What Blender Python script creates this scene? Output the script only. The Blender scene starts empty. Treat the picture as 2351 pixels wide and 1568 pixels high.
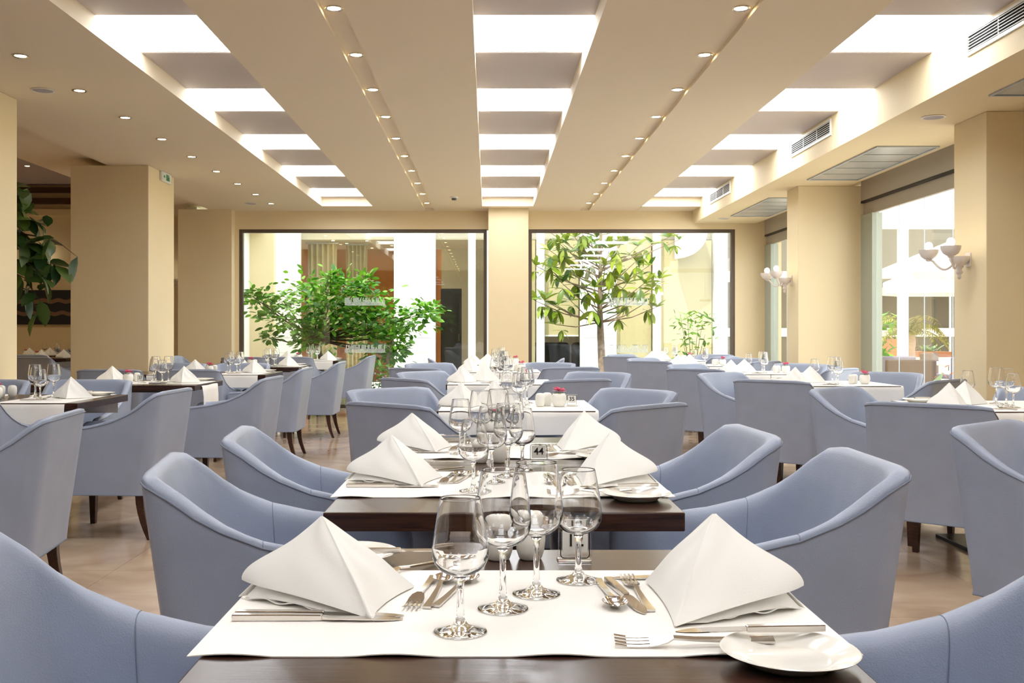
import bpy, bmesh, math, random
from mathutils import Vector, Matrix
random.seed(7)
PI = math.pi
scene = bpy.context.scene
COL = scene.collection

# ------------------------------------------------------------------ camera, sky, sun, exposure
FPX = 2340.0
cam_d = bpy.data.cameras.new('camera')
cam_d.sensor_width = 36.0
cam_d.lens = FPX / 2351.0 * 36.0
cam_d.shift_x = (1175.5 - 1121.0) / 2351.0
cam_d.shift_y = -(784.0 - 761.0) / 2351.0
cam_d.clip_end = 200
cam = bpy.data.objects.new('camera', cam_d)
cam.location = (0, 0, 1.15)
cam.rotation_euler = (PI / 2, 0, 0)
COL.objects.link(cam)
scene.camera = cam

world = bpy.data.worlds.new('sky')
scene.world = world
world.use_nodes = True
bg = world.node_tree.nodes['Background']
bg.inputs[0].default_value = (0.93, 0.97, 1.0, 1)
bg.inputs[1].default_value = 3.5

sun_d = bpy.data.lights.new('sun', 'SUN')
sun_d.energy = 5.0
sun_d.angle = math.radians(1.5)
sun_d.color = (1.0, 0.95, 0.86)
sun = bpy.data.objects.new('sun', sun_d)
sun.rotation_euler = Vector((0.30, 0.62, -1.0)).to_track_quat('-Z', 'Y').to_euler()
COL.objects.link(sun)

scene.view_settings.view_transform = 'Standard'
scene.view_settings.look = 'None'
scene.view_settings.gamma = 1.0
scene.view_settings.use_curve_mapping = False
scene.view_settings.exposure = 0.24
SKYLIGHT_EMIT = 8.8
DOWNLIGHT_EMIT = 40.0

# ------------------------------------------------------------------ materials
def lin(c):
    return tuple((v / 12.92 if v <= 0.04045 else ((v + 0.055) / 1.055) ** 2.4) for v in [x / 255.0 for x in c]) + (1.0,)

def pmat(name, col, rough=0.5, metal=0.0, spec=0.5, noise=None, bump=None, emit=None, sheen=0.0, coat=0.0):
    """principled material; noise=(scale, amount), bump=(scale, strength, kind)"""
    m = bpy.data.materials.new(name)
    m.use_nodes = True
    nt = m.node_tree
    b = nt.nodes['Principled BSDF']
    c = lin(col)
    b.inputs['Base Color'].default_value = c
    b.inputs['Roughness'].default_value = rough
    b.inputs['Metallic'].default_value = metal
    b.inputs['Specular IOR Level'].default_value = spec
    if coat:
        b.inputs['Coat Weight'].default_value = coat
        b.inputs['Coat Roughness'].default_value = 0.05
    if sheen:
        b.inputs['Sheen Weight'].default_value = sheen
    tc = nt.nodes.new('ShaderNodeTexCoord')
    if noise:
        n = nt.nodes.new('ShaderNodeTexNoise')
        n.inputs['Scale'].default_value = noise[0]
        n.inputs['Detail'].default_value = 4
        mp = nt.nodes.new('ShaderNodeMapping')
        if len(noise) > 2:
            mp.inputs['Scale'].default_value = noise[2]
        nt.links.new(tc.outputs['Object'], mp.inputs[0])
        nt.links.new(mp.outputs[0], n.inputs['Vector'])
        r = nt.nodes.new('ShaderNodeValToRGB')
        a = noise[1]
        r.color_ramp.elements[0].color = tuple(max(0, v * (1 - a)) for v in c[:3]) + (1,)
        r.color_ramp.elements[1].color = tuple(min(1, v * (1 + a)) for v in c[:3]) + (1,)
        r.color_ramp.elements[0].position = 0.3
        r.color_ramp.elements[1].position = 0.7
        nt.links.new(n.outputs['Fac'], r.inputs[0])
        nt.links.new(r.outputs[0], b.inputs['Base Color'])
    if bump:
        if bump[2] == 'voronoi':
            t = nt.nodes.new('ShaderNodeTexVoronoi')
            out = t.outputs['Distance']
        else:
            t = nt.nodes.new('ShaderNodeTexNoise')
            out = t.outputs['Fac']
        t.inputs['Scale'].default_value = bump[0]
        nt.links.new(tc.outputs['Object'], t.inputs['Vector'])
        bp = nt.nodes.new('ShaderNodeBump')
        bp.inputs['Strength'].default_value = bump[1]
        bp.inputs['Distance'].default_value = 0.002
        nt.links.new(out, bp.inputs['Height'])
        nt.links.new(bp.outputs[0], b.inputs['Normal'])
    if emit:
        b.inputs['Emission Color'].default_value = lin(emit[0])
        b.inputs['Emission Strength'].default_value = emit[1]
    return m

def emat(name, col, strength):
    m = bpy.data.materials.new(name)
    m.use_nodes = True
    nt = m.node_tree
    nt.nodes.remove(nt.nodes['Principled BSDF'])
    e = nt.nodes.new('ShaderNodeEmission')
    e.inputs[0].default_value = lin(col)
    e.inputs[1].default_value = strength
    nt.links.new(e.outputs[0], nt.nodes['Material Output'].inputs[0])
    return m

def pane_mat(name, tint, ior=1.5, rough=0.0):
    """thin window glass: clear transmission plus fresnel reflection"""
    m = bpy.data.materials.new(name)
    m.use_nodes = True
    nt = m.node_tree
    nt.nodes.remove(nt.nodes['Principled BSDF'])
    t = nt.nodes.new('ShaderNodeBsdfTransparent')
    t.inputs[0].default_value = tint
    g = nt.nodes.new('ShaderNodeBsdfGlossy')
    g.inputs['Roughness'].default_value = rough
    f = nt.nodes.new('ShaderNodeFresnel')
    geo = nt.nodes.new('ShaderNodeNewGeometry')
    mr = nt.nodes.new('ShaderNodeMapRange')      # same reflectance from both faces of the pane
    mr.inputs['To Min'].default_value = ior
    mr.inputs['To Max'].default_value = 1.0 / ior
    nt.links.new(geo.outputs['Backfacing'], mr.inputs['Value'])
    nt.links.new(mr.outputs[0], f.inputs[0])
    x = nt.nodes.new('ShaderNodeMixShader')
    nt.links.new(f.outputs[0], x.inputs[0])
    nt.links.new(t.outputs[0], x.inputs[1])
    nt.links.new(g.outputs[0], x.inputs[2])
    nt.links.new(x.outputs[0], nt.nodes['Material Output'].inputs[0])
    return m

def glass_mat(name):
    m = bpy.data.materials.new(name)
    m.use_nodes = True
    nt = m.node_tree
    nt.nodes.remove(nt.nodes['Principled BSDF'])
    g = nt.nodes.new('ShaderNodeBsdfGlass')
    g.inputs['Color'].default_value = (1, 1, 1, 1)
    g.inputs['Roughness'].default_value = 0.0
    g.inputs['IOR'].default_value = 1.48
    nt.links.new(g.outputs[0], nt.nodes['Material Output'].inputs[0])
    return m

def wood_mat(name, c1, c2, rough=0.3):
    m = bpy.data.materials.new(name)
    m.use_nodes = True
    nt = m.node_tree
    b = nt.nodes['Principled BSDF']
    b.inputs['Roughness'].default_value = rough
    tc = nt.nodes.new('ShaderNodeTexCoord')
    mp = nt.nodes.new('ShaderNodeMapping')
    mp.inputs['Scale'].default_value = (2.0, 30.0, 30.0)
    n = nt.nodes.new('ShaderNodeTexNoise')
    n.inputs['Scale'].default_value = 3.0
    n.inputs['Detail'].default_value = 6
    n.inputs['Distortion'].default_value = 0.6
    r = nt.nodes.new('ShaderNodeValToRGB')
    r.color_ramp.elements[0].position = 0.3
    r.color_ramp.elements[1].position = 0.72
    r.color_ramp.elements[0].color = lin(c1)
    r.color_ramp.elements[1].color = lin(c2)
    nt.links.new(tc.outputs['Object'], mp.inputs[0])
    nt.links.new(mp.outputs[0], n.inputs['Vector'])
    nt.links.new(n.outputs['Fac'], r.inputs[0])
    nt.links.new(r.outputs[0], b.inputs['Base Color'])
    bp = nt.nodes.new('ShaderNodeBump')
    bp.inputs['Strength'].default_value = 0.15
    bp.inputs['Distance'].default_value = 0.001
    nt.links.new(n.outputs['Fac'], bp.inputs['Height'])
    nt.links.new(bp.outputs[0], b.inputs['Normal'])
    return m

def tile_mat():
    m = pmat('polished_stone', (205, 178, 152), rough=0.10, spec=0.6)
    nt = m.node_tree
    b = nt.nodes['Principled BSDF']
    oi = nt.nodes.new('ShaderNodeObjectInfo')
    geo = nt.nodes.new('ShaderNodeNewGeometry')
    n = nt.nodes.new('ShaderNodeTexNoise')
    n.inputs['Scale'].default_value = 2.4
    n.inputs['Detail'].default_value = 7
    n.inputs['Distortion'].default_value = 1.2
    nt.links.new(geo.outputs['Position'], n.inputs['Vector'])
    r = nt.nodes.new('ShaderNodeValToRGB')
    r.color_ramp.elements[0].color = lin((184, 156, 132))
    r.color_ramp.elements[1].color = lin((216, 192, 166))
    r.color_ramp.elements[0].position = 0.32
    r.color_ramp.elements[1].position = 0.68
    nt.links.new(n.outputs['Fac'], r.inputs[0])
    hs = nt.nodes.new('ShaderNodeHueSaturation')
    ma = nt.nodes.new('ShaderNodeMath')
    ma.operation = 'MULTIPLY_ADD'
    ma.inputs[1].default_value = 0.10
    ma.inputs[2].default_value = 0.95
    nt.links.new(oi.outputs['Random'], ma.inputs[0])
    nt.links.new(ma.outputs[0], hs.inputs['Value'])
    nt.links.new(r.outputs[0], hs.inputs['Color'])
    nt.links.new(hs.outputs[0], b.inputs['Base Color'])
    return m

def leaf_mat(name, c1, c2, rough=0.35, trans=0.35):
    m = bpy.data.materials.new(name)
    m.use_nodes = True
    nt = m.node_tree
    b = nt.nodes['Principled BSDF']
    b.inputs['Roughness'].default_value = rough
    oi = nt.nodes.new('ShaderNodeObjectInfo')
    geo = nt.nodes.new('ShaderNodeNewGeometry')
    ad = nt.nodes.new('ShaderNodeMath')
    ad.operation = 'ADD'
    nt.links.new(oi.outputs['Random'], ad.inputs[0])
    nt.links.new(geo.outputs['Random Per Island'], ad.inputs[1])
    fr = nt.nodes.new('ShaderNodeMath')
    fr.operation = 'FRACT'
    nt.links.new(ad.outputs[0], fr.inputs[0])
    mx = nt.nodes.new('ShaderNodeMix')
    mx.data_type = 'RGBA'
    mx.inputs[6].default_value = lin(c1)
    mx.inputs[7].default_value = lin(c2)
    nt.links.new(fr.outputs[0], mx.inputs[0])
    nt.links.new(mx.outputs[2], b.inputs['Base Color'])
    tr = nt.nodes.new('ShaderNodeBsdfTranslucent')
    nt.links.new(mx.outputs[2], tr.inputs[0])
    ms = nt.nodes.new('ShaderNodeMixShader')
    ms.inputs[0].default_value = trans
    nt.links.new(b.outputs[0], ms.inputs[1])
    nt.links.new(tr.outputs[0], ms.inputs[2])
    nt.links.new(ms.outputs[0], nt.nodes['Material Output'].inputs[0])
    return m

M = {}
M['cream'] = pmat('cream_plaster', (231, 213, 174), 0.7, noise=(1.3, 0.02), bump=(160, 0.08, 'noise'))
M['ceil'] = pmat('ceiling_paint', (234, 220, 194), 0.75, bump=(160, 0.05, 'noise'))
M['mauve'] = pmat('mauve_ceiling_panel', (206, 196, 192), 0.6)
M['lavender'] = pmat('lavender_ceiling_paint', (196, 186, 196), 0.7)
M['white'] = pmat('white_paint', (240, 240, 236), 0.5)
M['sky'] = emat('skylight_diffuser', (246, 250, 255), SKYLIGHT_EMIT)
M['down'] = emat('downlight_glow', (255, 226, 170), DOWNLIGHT_EMIT)
M['bulb'] = emat('bulb_glow', (255, 244, 214), 14.0)
M['chrome'] = pmat('chrome_ring', (205, 200, 190), 0.2, 1.0)
M['steel'] = pmat('cutlery_steel', (215, 210, 205), 0.13, 1.0)
M['leather'] = pmat('blue_grey_leather', (154, 163, 183), 0.40, spec=0.45, noise=(6, 0.05), bump=(330, 0.22, 'voronoi'))
M['seam'] = pmat('stitched_seam', (122, 130, 148), 0.6)
M['wood'] = wood_mat('dark_wenge', (38, 20, 14), (72, 44, 33), 0.22)
M['legwood'] = wood_mat('dark_leg_wood', (44, 22, 14), (78, 44, 30), 0.35)
M['blackmetal'] = pmat('black_metal', (24, 22, 22), 0.35, 0.6)
M['linen'] = pmat('white_linen', (246, 244, 238), 0.85, sheen=0.2, bump=(420, 0.12, 'noise'))
M['runner'] = pmat('ivory_runner', (246, 242, 235), 0.85, bump=(420, 0.15, 'noise'))
M['china'] = pmat('white_china', (244, 241, 232), 0.12, spec=0.6, coat=0.4)
M['hole'] = pmat('dark_hole', (40, 36, 34), 0.8)
M['glass'] = glass_mat('wine_glass_clear')
M['acrylic'] = glass_mat('clear_acrylic')
M['ink'] = pmat('black_ink', (18, 18, 20), 0.5)
M['pane'] = pane_mat('window_pane', (0.978, 0.988, 0.982, 1))
M['frame'] = pmat('bronze_window_frame', (96, 84, 74), 0.45, 0.3)
M['alu'] = pmat('grey_aluminium', (188, 196, 204), 0.4, 0.3)
M['rail'] = pmat('grey_rail', (186, 178, 164), 0.45, 0.2)
M['track'] = pmat('dark_track', (48, 44, 42), 0.5)
M['jamb'] = pmat('grey_green_jamb', (170, 176, 162), 0.55)
M['decal'] = pmat('frosted_decal', (226, 236, 234), 0.6)
M['tile'] = tile_mat()
M['grout'] = pmat('grout', (150, 128, 110), 0.8)
M['grille'] = pmat('white_grille', (225, 222, 214), 0.45)
M['dark'] = pmat('dark_void', (26, 24, 24), 0.9)
M['mirrorpanel'] = pmat('grey_gloss_panel', (186, 188, 184), 0.25, spec=0.6)
M['plastic'] = pmat('white_plastic', (232, 230, 222), 0.4)
M['green'] = pmat('exit_green', (40, 130, 84), 0.5)
M['pink'] = leaf_mat('pink_petal', (238, 84, 132), (252, 178, 200), 0.6, 0.3)
M['potleaf'] = leaf_mat('pot_leaf', (60, 110, 40), (110, 150, 60), 0.5, 0.3)
M['citrus'] = leaf_mat('citrus_leaf', (34, 98, 22), (128, 186, 48), 0.35, 0.3)
M['magn'] = leaf_mat('magnolia_leaf', (44, 92, 34), (158, 178, 44), 0.3, 0.25)
M['dleaf'] = leaf_mat('dark_indoor_leaf', (34, 62, 26), (84, 108, 44), 0.3, 0.15)
M['redleaf'] = leaf_mat('red_shrub_leaf', (150, 50, 30), (180, 110, 50), 0.5, 0.35)
M['palm'] = leaf_mat('palm_leaf', (96, 110, 40), (170, 158, 80), 0.5, 0.35)
M['paleleaf'] = leaf_mat('pale_broad_leaf', (120, 160, 110), (170, 200, 150), 0.4, 0.3)
M['grass'] = leaf_mat('grass_blade', (70, 140, 40), (130, 190, 70), 0.6, 0.3)
M['lawn'] = pmat('lawn_soil', (96, 138, 62), 0.9, noise=(8, 0.3))
M['bark'] = pmat('bark', (150, 132, 118), 0.85, noise=(20, 0.25), bump=(40, 0.6, 'noise'))
M['darkbark'] = pmat('dark_bark', (84, 66, 52), 0.85, noise=(20, 0.25), bump=(40, 0.6, 'noise'))
M['clad'] = pmat('white_cladding', (246, 246, 242), 0.5)
M['farwall'] = pmat('beige_far_wall', (226, 214, 184), 0.8)
M['orangewall'] = pmat('amber_timber_wall', (186, 118, 52), 0.6, noise=(3, 0.12))
M['curtain'] = pmat('cream_curtain', (196, 180, 140), 0.9)
M['sofa'] = pmat('black_sofa_leather', (34, 36, 40), 0.35)
M['darkpanel'] = pmat('dark_door', (44, 38, 34), 0.35)
M['terrace'] = pmat('pale_terrace_stone', (222, 214, 200), 0.7, noise=(4, 0.05))
M['canvas'] = pmat('cream_canvas', (244, 238, 222), 0.85)
M['rattan'] = pmat('brown_rattan', (92, 74, 62), 0.7, bump=(120, 0.6, 'voronoi'))
M['greyrattan'] = pmat('grey_rattan', (120, 116, 128), 0.7, bump=(120, 0.6, 'voronoi'))
M['terracotta'] = pmat('brown_planter', (160, 104, 66), 0.7)
M['creampot'] = pmat('cream_planter', (232, 226, 206), 0.6)
M['paint1'] = pmat('painting_dark', (24, 24, 34), 0.5)
M['paint2'] = pmat('painting_band', (120, 92, 72), 0.6)
M['beamwood'] = pmat('dark_beam_wood', (70, 40, 22), 0.5)
M['tanwall'] = pmat('tan_panelling', (112, 88, 66), 0.6, noise=(2, .1))
M['farbuild'] = pmat('grey_brown_far_facade', (104, 98, 84), 0.8)  # one even grey-brown tone over the whole far facade
M['porcelain'] = pmat('sconce_porcelain', (232, 222, 214), 0.3, coat=0.3)

# ------------------------------------------------------------------ mesh helpers
class MB:
    def __init__(self):
        self.v = []
        self.f = []
    def add(self, vs, fs):
        o = len(self.v)
        self.v += [tuple(p) for p in vs]
        self.f += [tuple(i + o for i in f) for f in fs]
        return self
    def box(self, x0, x1, y0, y1, z0, z1):
        return self.add([(x0, y0, z0), (x1, y0, z0), (x1, y1, z0), (x0, y1, z0), (x0, y0, z1), (x1, y0, z1), (x1, y1, z1), (x0, y1, z1)],
                        [(0, 3, 2, 1), (4, 5, 6, 7), (0, 1, 5, 4), (1, 2, 6, 5), (2, 3, 7, 6), (3, 0, 4, 7)])
    def lathe(self, prof, seg=24, c=(0, 0, 0), closed=False):
        vs, fs = [], []
        n = len(prof)
        for i in range(seg):
            a = 2 * PI * i / seg
            for r, z in prof:
                vs.append((c[0] + r * math.cos(a), c[1] + r * math.sin(a), c[2] + z))
        for i in range(seg):
            j = (i + 1) % seg
            for k in range(n - 1 + (1 if closed else 0)):
                k2 = (k + 1) % n
                a, b, d, e = i * n + k, j * n + k, j * n + k2, i * n + k2
                if prof[k][0] < 1e-6 and prof[k2][0] < 1e-6:
                    continue
                if prof[k][0] < 1e-6:
                    fs.append((a, d, e))
                elif prof[k2][0] < 1e-6:
                    fs.append((a, b, d))
                else:
                    fs.append((a, b, d, e))
        return self.add(vs, fs)
    def tube(self, pts, rad, seg=8, cap=True):
        pts = [Vector(p) for p in pts]
        n = len(pts)
        rr = rad if isinstance(rad, (list, tuple)) else [rad] * n
        vs, fs = [], []
        up = Vector((0.13, 0.27, 1)).normalized()
        for i, p in enumerate(pts):
            t = (pts[min(i + 1, n - 1)] - pts[max(i - 1, 0)])
            t = t.normalized() if t.length > 1e-9 else Vector((0, 0, 1))
            a = t.cross(up)
            if a.length < 1e-3:
                a = t.cross(Vector((1, 0, 0)))
            a.normalize()
            b = t.cross(a)
            for k in range(seg):
                w = 2 * PI * k / seg
                vs.append(p + (a * math.cos(w) + b * math.sin(w)) * rr[i])
        for i in range(n - 1):
            for k in range(seg):
                k2 = (k + 1) % seg
                fs.append((i * seg + k, i * seg + k2, (i + 1) * seg + k2, (i + 1) * seg + k))
        if cap:
            fs.append(tuple(range(seg - 1, -1, -1)))
            fs.append(tuple((n - 1) * seg + k for k in range(seg)))
        return self.add(vs, fs)
    def grid(self, fn, nu, nv):
        vs = [fn(i / (nu - 1), j / (nv - 1)) for j in range(nv) for i in range(nu)]
        fs = [(j * nu + i, j * nu + i + 1, (j + 1) * nu + i + 1, (j + 1) * nu + i) for j in range(nv - 1) for i in range(nu - 1)]
        return self.add(vs, fs)
    def mesh(self, name, mat, smooth=None, bevel=0.0, bseg=2, clean=False, solid=0.0):
        me = bpy.data.meshes.new(name)
        me.from_pydata(self.v, [], self.f)
        me.materials.append(mat)
        if bevel or clean or solid:
            bm = bmesh.new()
            bm.from_mesh(me)
            if clean:
                bmesh.ops.remove_doubles(bm, verts=bm.verts, dist=1e-5)
            if bevel:
                bmesh.ops.bevel(bm, geom=list(bm.edges) + list(bm.verts), offset=bevel, segments=bseg, profile=0.5, affect='EDGES', clamp_overlap=True)
            if solid:
                bmesh.ops.solidify(bm, geom=list(bm.faces), thickness=solid)
            bmesh.ops.recalc_face_normals(bm, faces=bm.faces)
            bm.to_mesh(me)
            bm.free()
        if smooth is not None:
            me.shade_smooth()
            me.set_sharp_from_angle(angle=math.radians(smooth))
        me.update()
        return me
    def obj(self, name, mat, parent=None, **kw):
        return mobj(name, self.mesh(name, mat, **kw), parent)

KIDS = {}
def mobj(name, me, parent=None, link=True, loc=None, rot=None):
    o = bpy.data.objects.new(name, me)
    if link:
        COL.objects.link(o)
    if loc is not None:
        o.location = loc
    if rot is not None:
        o.rotation_euler = rot
    if parent is not None:
        o.parent = parent
        KIDS.setdefault(parent, []).append(o)
    return o

def empty(name, loc=(0, 0, 0), rz=0.0):
    o = mobj(name, None)
    o.location = loc
    o.rotation_euler = (0, 0, rz)
    o.empty_display_size = 0.05
    return o

def tag(o, label, cat, group=None):
    o['label'] = label
    o['category'] = cat
    if group:
        o['group'] = group
    return o

def struct(o):
    o['kind'] = 'structure'
    return o

def bx(x0, x1, y0, y1, z0, z1):
    return MB().box(x0, x1, y0, y1, z0, z1)

def copy_tree(o, parent=None):
    c = o.copy()
    COL.objects.link(c)
    if parent is not None:
        c.parent = parent
    for ch in KIDS.get(o, []):
        copy_tree(ch, c)
    return c

USED = set()
def place(proto, x, y, z, rz, label, cat, group=None):
    if proto not in USED:
        USED.add(proto)
        c = proto
    else:
        c = copy_tree(proto)
    c.location = (x, y, z)
    c.rotation_euler = (0, 0, rz)
    return tag(c, label, cat, group)

# ------------------------------------------------------------------ the room
CZ, RZ, SZ = 2.96, 3.08, 2.77        # main ceiling, skylight recess, terrace-side soffit
YB, YF = 15.3, -7.0                  # courtyard wall, wall behind the camera
XG = 4.2                             # glass wall to the terrace

fl = struct(bx(-11, 4.6, YF, 19.2, -0.2, -0.006).obj('floor', M['grout']))
TS = 0.8
tm = bx(-TS / 2 + .0012, TS / 2 - .0012, -TS / 2 + .0012, TS / 2 - .0012, -0.012, 0.0).mesh('tile', M['tile'])
for i in range(11):
    for j in range(19):
        x = -4.2 + TS * (i + .5)
        y = 0.1 + TS * (j + .5)
        mobj('tile', tm, fl, loc=(x, y, 0))
bx(-11, -4.2, YF, 19.2, -0.012, 0.0).obj('stone_slab', M['tile'], fl)
bx(-4.2, 4.6, YF, 0.1, -0.012, 0.0).obj('stone_slab', M['tile'], fl)

ceil = struct(bx(-4.15, -2.40, YF, YB, CZ, 3.5).obj('ceiling', M['ceil']))
def cbox(name, *a, mat='ceil'):
    return struct(bx(*a).obj(name, M[mat]))
cbox('ceiling', -1.67, -0.945, YF, YB, CZ, 3.5)
cbox('ceiling', -0.81, -0.088, YF, YB, CZ, 3.5)
cbox('ceiling', 0.65, 1.37, YF, YB, CZ, 3.5)
cbox('ceiling', 1.505, 2.22, YF, YB, CZ, 3.5)
BAYS = [(-2.40, -1.67), (-0.088, 0.65), (2.22, 3.07)]
for x0, x1 in BAYS:
    cbox('ceiling', x0, x1, 14.72, YB, CZ if x1 < 3 else 2.955, 3.5)
for gx0, gx1 in ((-0.945, -0.81), (1.37, 1.505)):
    cbox('trim_1', gx0, gx1, YF, YB - .05, CZ + 0.03, 3.5)
    cbox('trim_1', gx0, gx1, YB - .05, YB, CZ, 3.5)
# terrace-side dropped soffit
cbox('ceiling', 3.07, 4.02, YF, YB, SZ, 3.5, mat='cream')
cbox('ceiling', 4.02, 4.6, YF, YB, SZ + 0.05, 3.5, mat='cream')
# roof over everything but the skylights
P0, PL, PP = 6.22, 0.84, 1.88
lit = [P0 + PP * k for k in range(-4, 5)]
edges = [YF]
for y in lit:
    edges += [y, y + PL]
edges.append(14.72)
ORD = ['first', 'second', 'third', 'fourth', 'fifth', 'sixth', 'seventh', 'eighth', 'ninth', 'tenth']
BAYN = ['column-side', 'central', 'terrace-side']
for bi, (x0, x1) in enumerate(BAYS):
    for k in range(0, len(edges), 2):
        if edges[k + 1] - edges[k] > 0.01:
            cbox('ceiling', x0, x1, edges[k], edges[k + 1], RZ, 3.5, mat='mauve')
    for k, y in enumerate(lit):
        t = empty('skylight', ((x0 + x1) / 2, y + PL / 2, RZ + 0.02))
        w = (x1 - x0) / 2
        bx(-w, w, -PL / 2, PL / 2, 0, 0.02).obj('diffuser', M['sky'], t)
        for yy in (-PL / 2, PL / 2 - .012):
            bx(-w, w, yy, yy + .012, -.016, -0.001).obj('frame', M['white'], t)
        tag(t, 'bright white skylight panel, %s of the %s ceiling bay counted from the courtyard' % (ORD[len(lit) - 1 - k], BAYN[bi]), 'skylight', 'skylight panels in the ceiling bays')
cbox('ceiling', -2.42, 3.09, YF, 14.74, 3.14, 3.5, mat='white')

# side room ceiling and walls
cbox('ceiling', -5.15, -4.15, YF, 19.0, 3.05, 4.0, mat='ceil')
cbox('ceiling', -11, -5.15, YF, 19.0, 3.88, 4.0, mat='lavender')
struct(bx(-11, -4.0, 19.0, 19.2, 0, 4.0).obj('wall_side_room_back', M['cream']))
struct(bx(-11.2, -11, YF, 19.2, 0, 4.0).obj('wall_side_room', M['cream']))
struct(bx(-11, 4.6, YF - .2, YF, 0, 4.0).obj('wall_behind', M['tanwall']))
struct(bx(-4.60, -4.45, YB + .26, 19.0, 0, 4.0).obj('wall_courtyard_side', M['clad']))

# columns
def column(name, x0, x1, y0, y1, zt, mat='cream'):
    return struct(bx(x0, x1, y0, y1, 0, zt).obj(name, M[mat], bevel=0.004, bseg=1))
column('pillar_column', -4.55, -3.68, 7.06, 7.96, CZ)
column('pillar_column', -4.55, -3.70, 11.1, 12.0, CZ)
column('pillar_column', -4.60, -3.80, 15.1, YB + .25, CZ)
column('pillar_column', 3.66, 4.35, 7.49, 8.01, SZ)
column('pillar_column', 3.45, 4.35, 11.35, 11.77, SZ)
column('pillar_column', 3.66, 4.35, 3.6, 4.1, SZ)
column('pillar_column', 3.66, 4.35, -0.4, 0.1, SZ)
column('pillar_column', 0.0, 0.59, 14.95, YB + .2, CZ)

# courtyard wall around the two big windows
W1 = (-3.74, -0.02); W2 = (0.605, 3.70); WZ0, WZ1 = 0.0, 2.685
struct(bx(-3.82, 4.4, YB, YB + .2, WZ1, 3.5).obj('wall_courtyard', M['cream']))
struct(bx(-3.82, -3.745, YB, YB + .2, 0, WZ1).obj('wall_courtyard_end', M['cream']))
struct(bx(3.705, 4.4, YB, YB + .2, 0, WZ1).obj('wall_terrace_end', M['cream']))

def decal(parent, x, y, z, w, h):
    d = MB()
    n = int(w / 0.018)
    random.seed(int(x * 100 + z * 10))
    for i in range(n):
        hh = h * random.choice([0.45, 0.7, 1.0, 1.0, 1.0])
        d.box(x + i * .018, x + i * .018 + .009, y, y + .001, z, z + hh)
        if hh == h:
            d.box(x + i * .018, x + i * .018 + .018, y, y + .001, z + h - .009, z + h)
    d.box(x, x + w, y, y + .001, z - .006, z)
    o = d.obj('glass_decal', M['decal'], parent)
    o['kind'] = 'stuff'

def big_window(name, x0, x1, decals):
    fw = 0.05
    y0, y1 = YB + .02, YB + .10
    r = struct(empty(name, ((x0 + x1) / 2, YB + .06, 0)))
    ox, oy = (x0 + x1) / 2, YB + .06
    for a in ((x0, x0 + fw, WZ0, WZ1), (x1 - fw, x1, WZ0, WZ1), (x0 + fw, x1 - fw, WZ1 - fw, WZ1), (x0 + fw, x1 - fw, WZ0, WZ0 + fw)):
        bx(a[0] - ox, a[1] - ox, y0 - oy, y1 - oy, a[2], a[3]).obj('window_frame', M['frame'], r)
    pn = bx(x0 + fw - ox, x1 - fw - ox, -.004, .004, fw, WZ1 - fw).obj('pane', M['pane'], r)
    bx(x0 + fw - ox, x1 - fw - ox, .020, .026, fw, WZ1 - fw).obj('pane', M['pane'], r)
    for dx, dz, w in decals:
        decal(pn, dx - ox, -.008, dz, w, 0.11)
    return r
big_window('window_1', W1[0], W1[1], [(-2.16, 1.55, .62), (-2.16, .84, .62)])
big_window('window_2', W2[0], W2[1], [(1.80, 1.55, .62), (1.80, .84, .62)])
W2MID = 2.95

# glass wall to the terrace: frameless panels, top rail
def glass_bay(name, y0, y1, npan):
    r = struct(empty(name, (XG, (y0 + y1) / 2, 0)))
    oy = (y0 + y1) / 2
    bx(-.05, .06, y0 - oy, y1 - oy, 2.60, SZ + .05).obj('head_rail', M['rail'], r)
    bx(-.052, .0, y0 - oy, y1 - oy, 2.575, 2.598).obj('track_slot', M['track'], r)
    bx(-.02, .02, y0 - oy, y1 - oy, 2.44, 2.573).obj('top_rail', M['rail'], r)
    bx(-.02, .02, y0 - oy, y1 - oy, 0.0, 0.09).obj('bottom_rail', M['rail'], r)
    bx(-.05, .06, y1 - oy - .33, y1 - oy, 0.0, 2.44).obj('jamb', M['jamb'], r)
    w = (y1 - .33 - y0) / npan
    for k in range(npan):
        a = y0 + k * w - oy
        bx(-.005, .005, a + .004, a + w - .004, .09, 2.44).obj('pane', M['pane'], r)
        bx(-.004, .004, a - .002, a + .002, .09, 2.44).obj('pane_edge', M['alu'], r)
glass_bay('window_3', 8.01, 11.35, 5)
glass_bay('window_4', 11.77, 15.3, 5)
struct(bx(XG, XG + .2, YF, 7.49, 0, SZ + .05).obj('wall_terrace', M['cream']))

# ------------------------------------------------------------------ ceiling fittings
def make_downlight():
    r = empty('downlight')
    MB().lathe([(.052, 0), (.055, -.004), (.050, -.007), (.038, -.004), (.036, .0)], 20).obj('trim_ring', M['chrome'], r, smooth=40)
    MB().lathe([(0, -.003), (.036, -.003), (.036, 0), (0, 0)], 20).obj('lamp', M['down'], r)
    return r
dl = make_downlight()
def make_fill_downlight():  # downlight with spot lamp, added only to brighten the dim side room
    r = make_downlight()
    ld = bpy.data.lights.new('fill_light', 'SPOT')
    ld.energy = 30
    ld.color = (1.0, .80, .52)
    ld.spot_size = 2.4
    ld.spot_blend = 1.0
    ld.shadow_soft_size = .04
    lo = bpy.data.objects.new('fill_light', ld)
    lo.location = (0, 0, -.03)
    COL.objects.link(lo)
    lo.parent = r
    KIDS.setdefault(r, []).append(lo)
    return r
fill_downlight = make_fill_downlight()
LY = [5.8 + .975 * k for k in range(10)]
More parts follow.
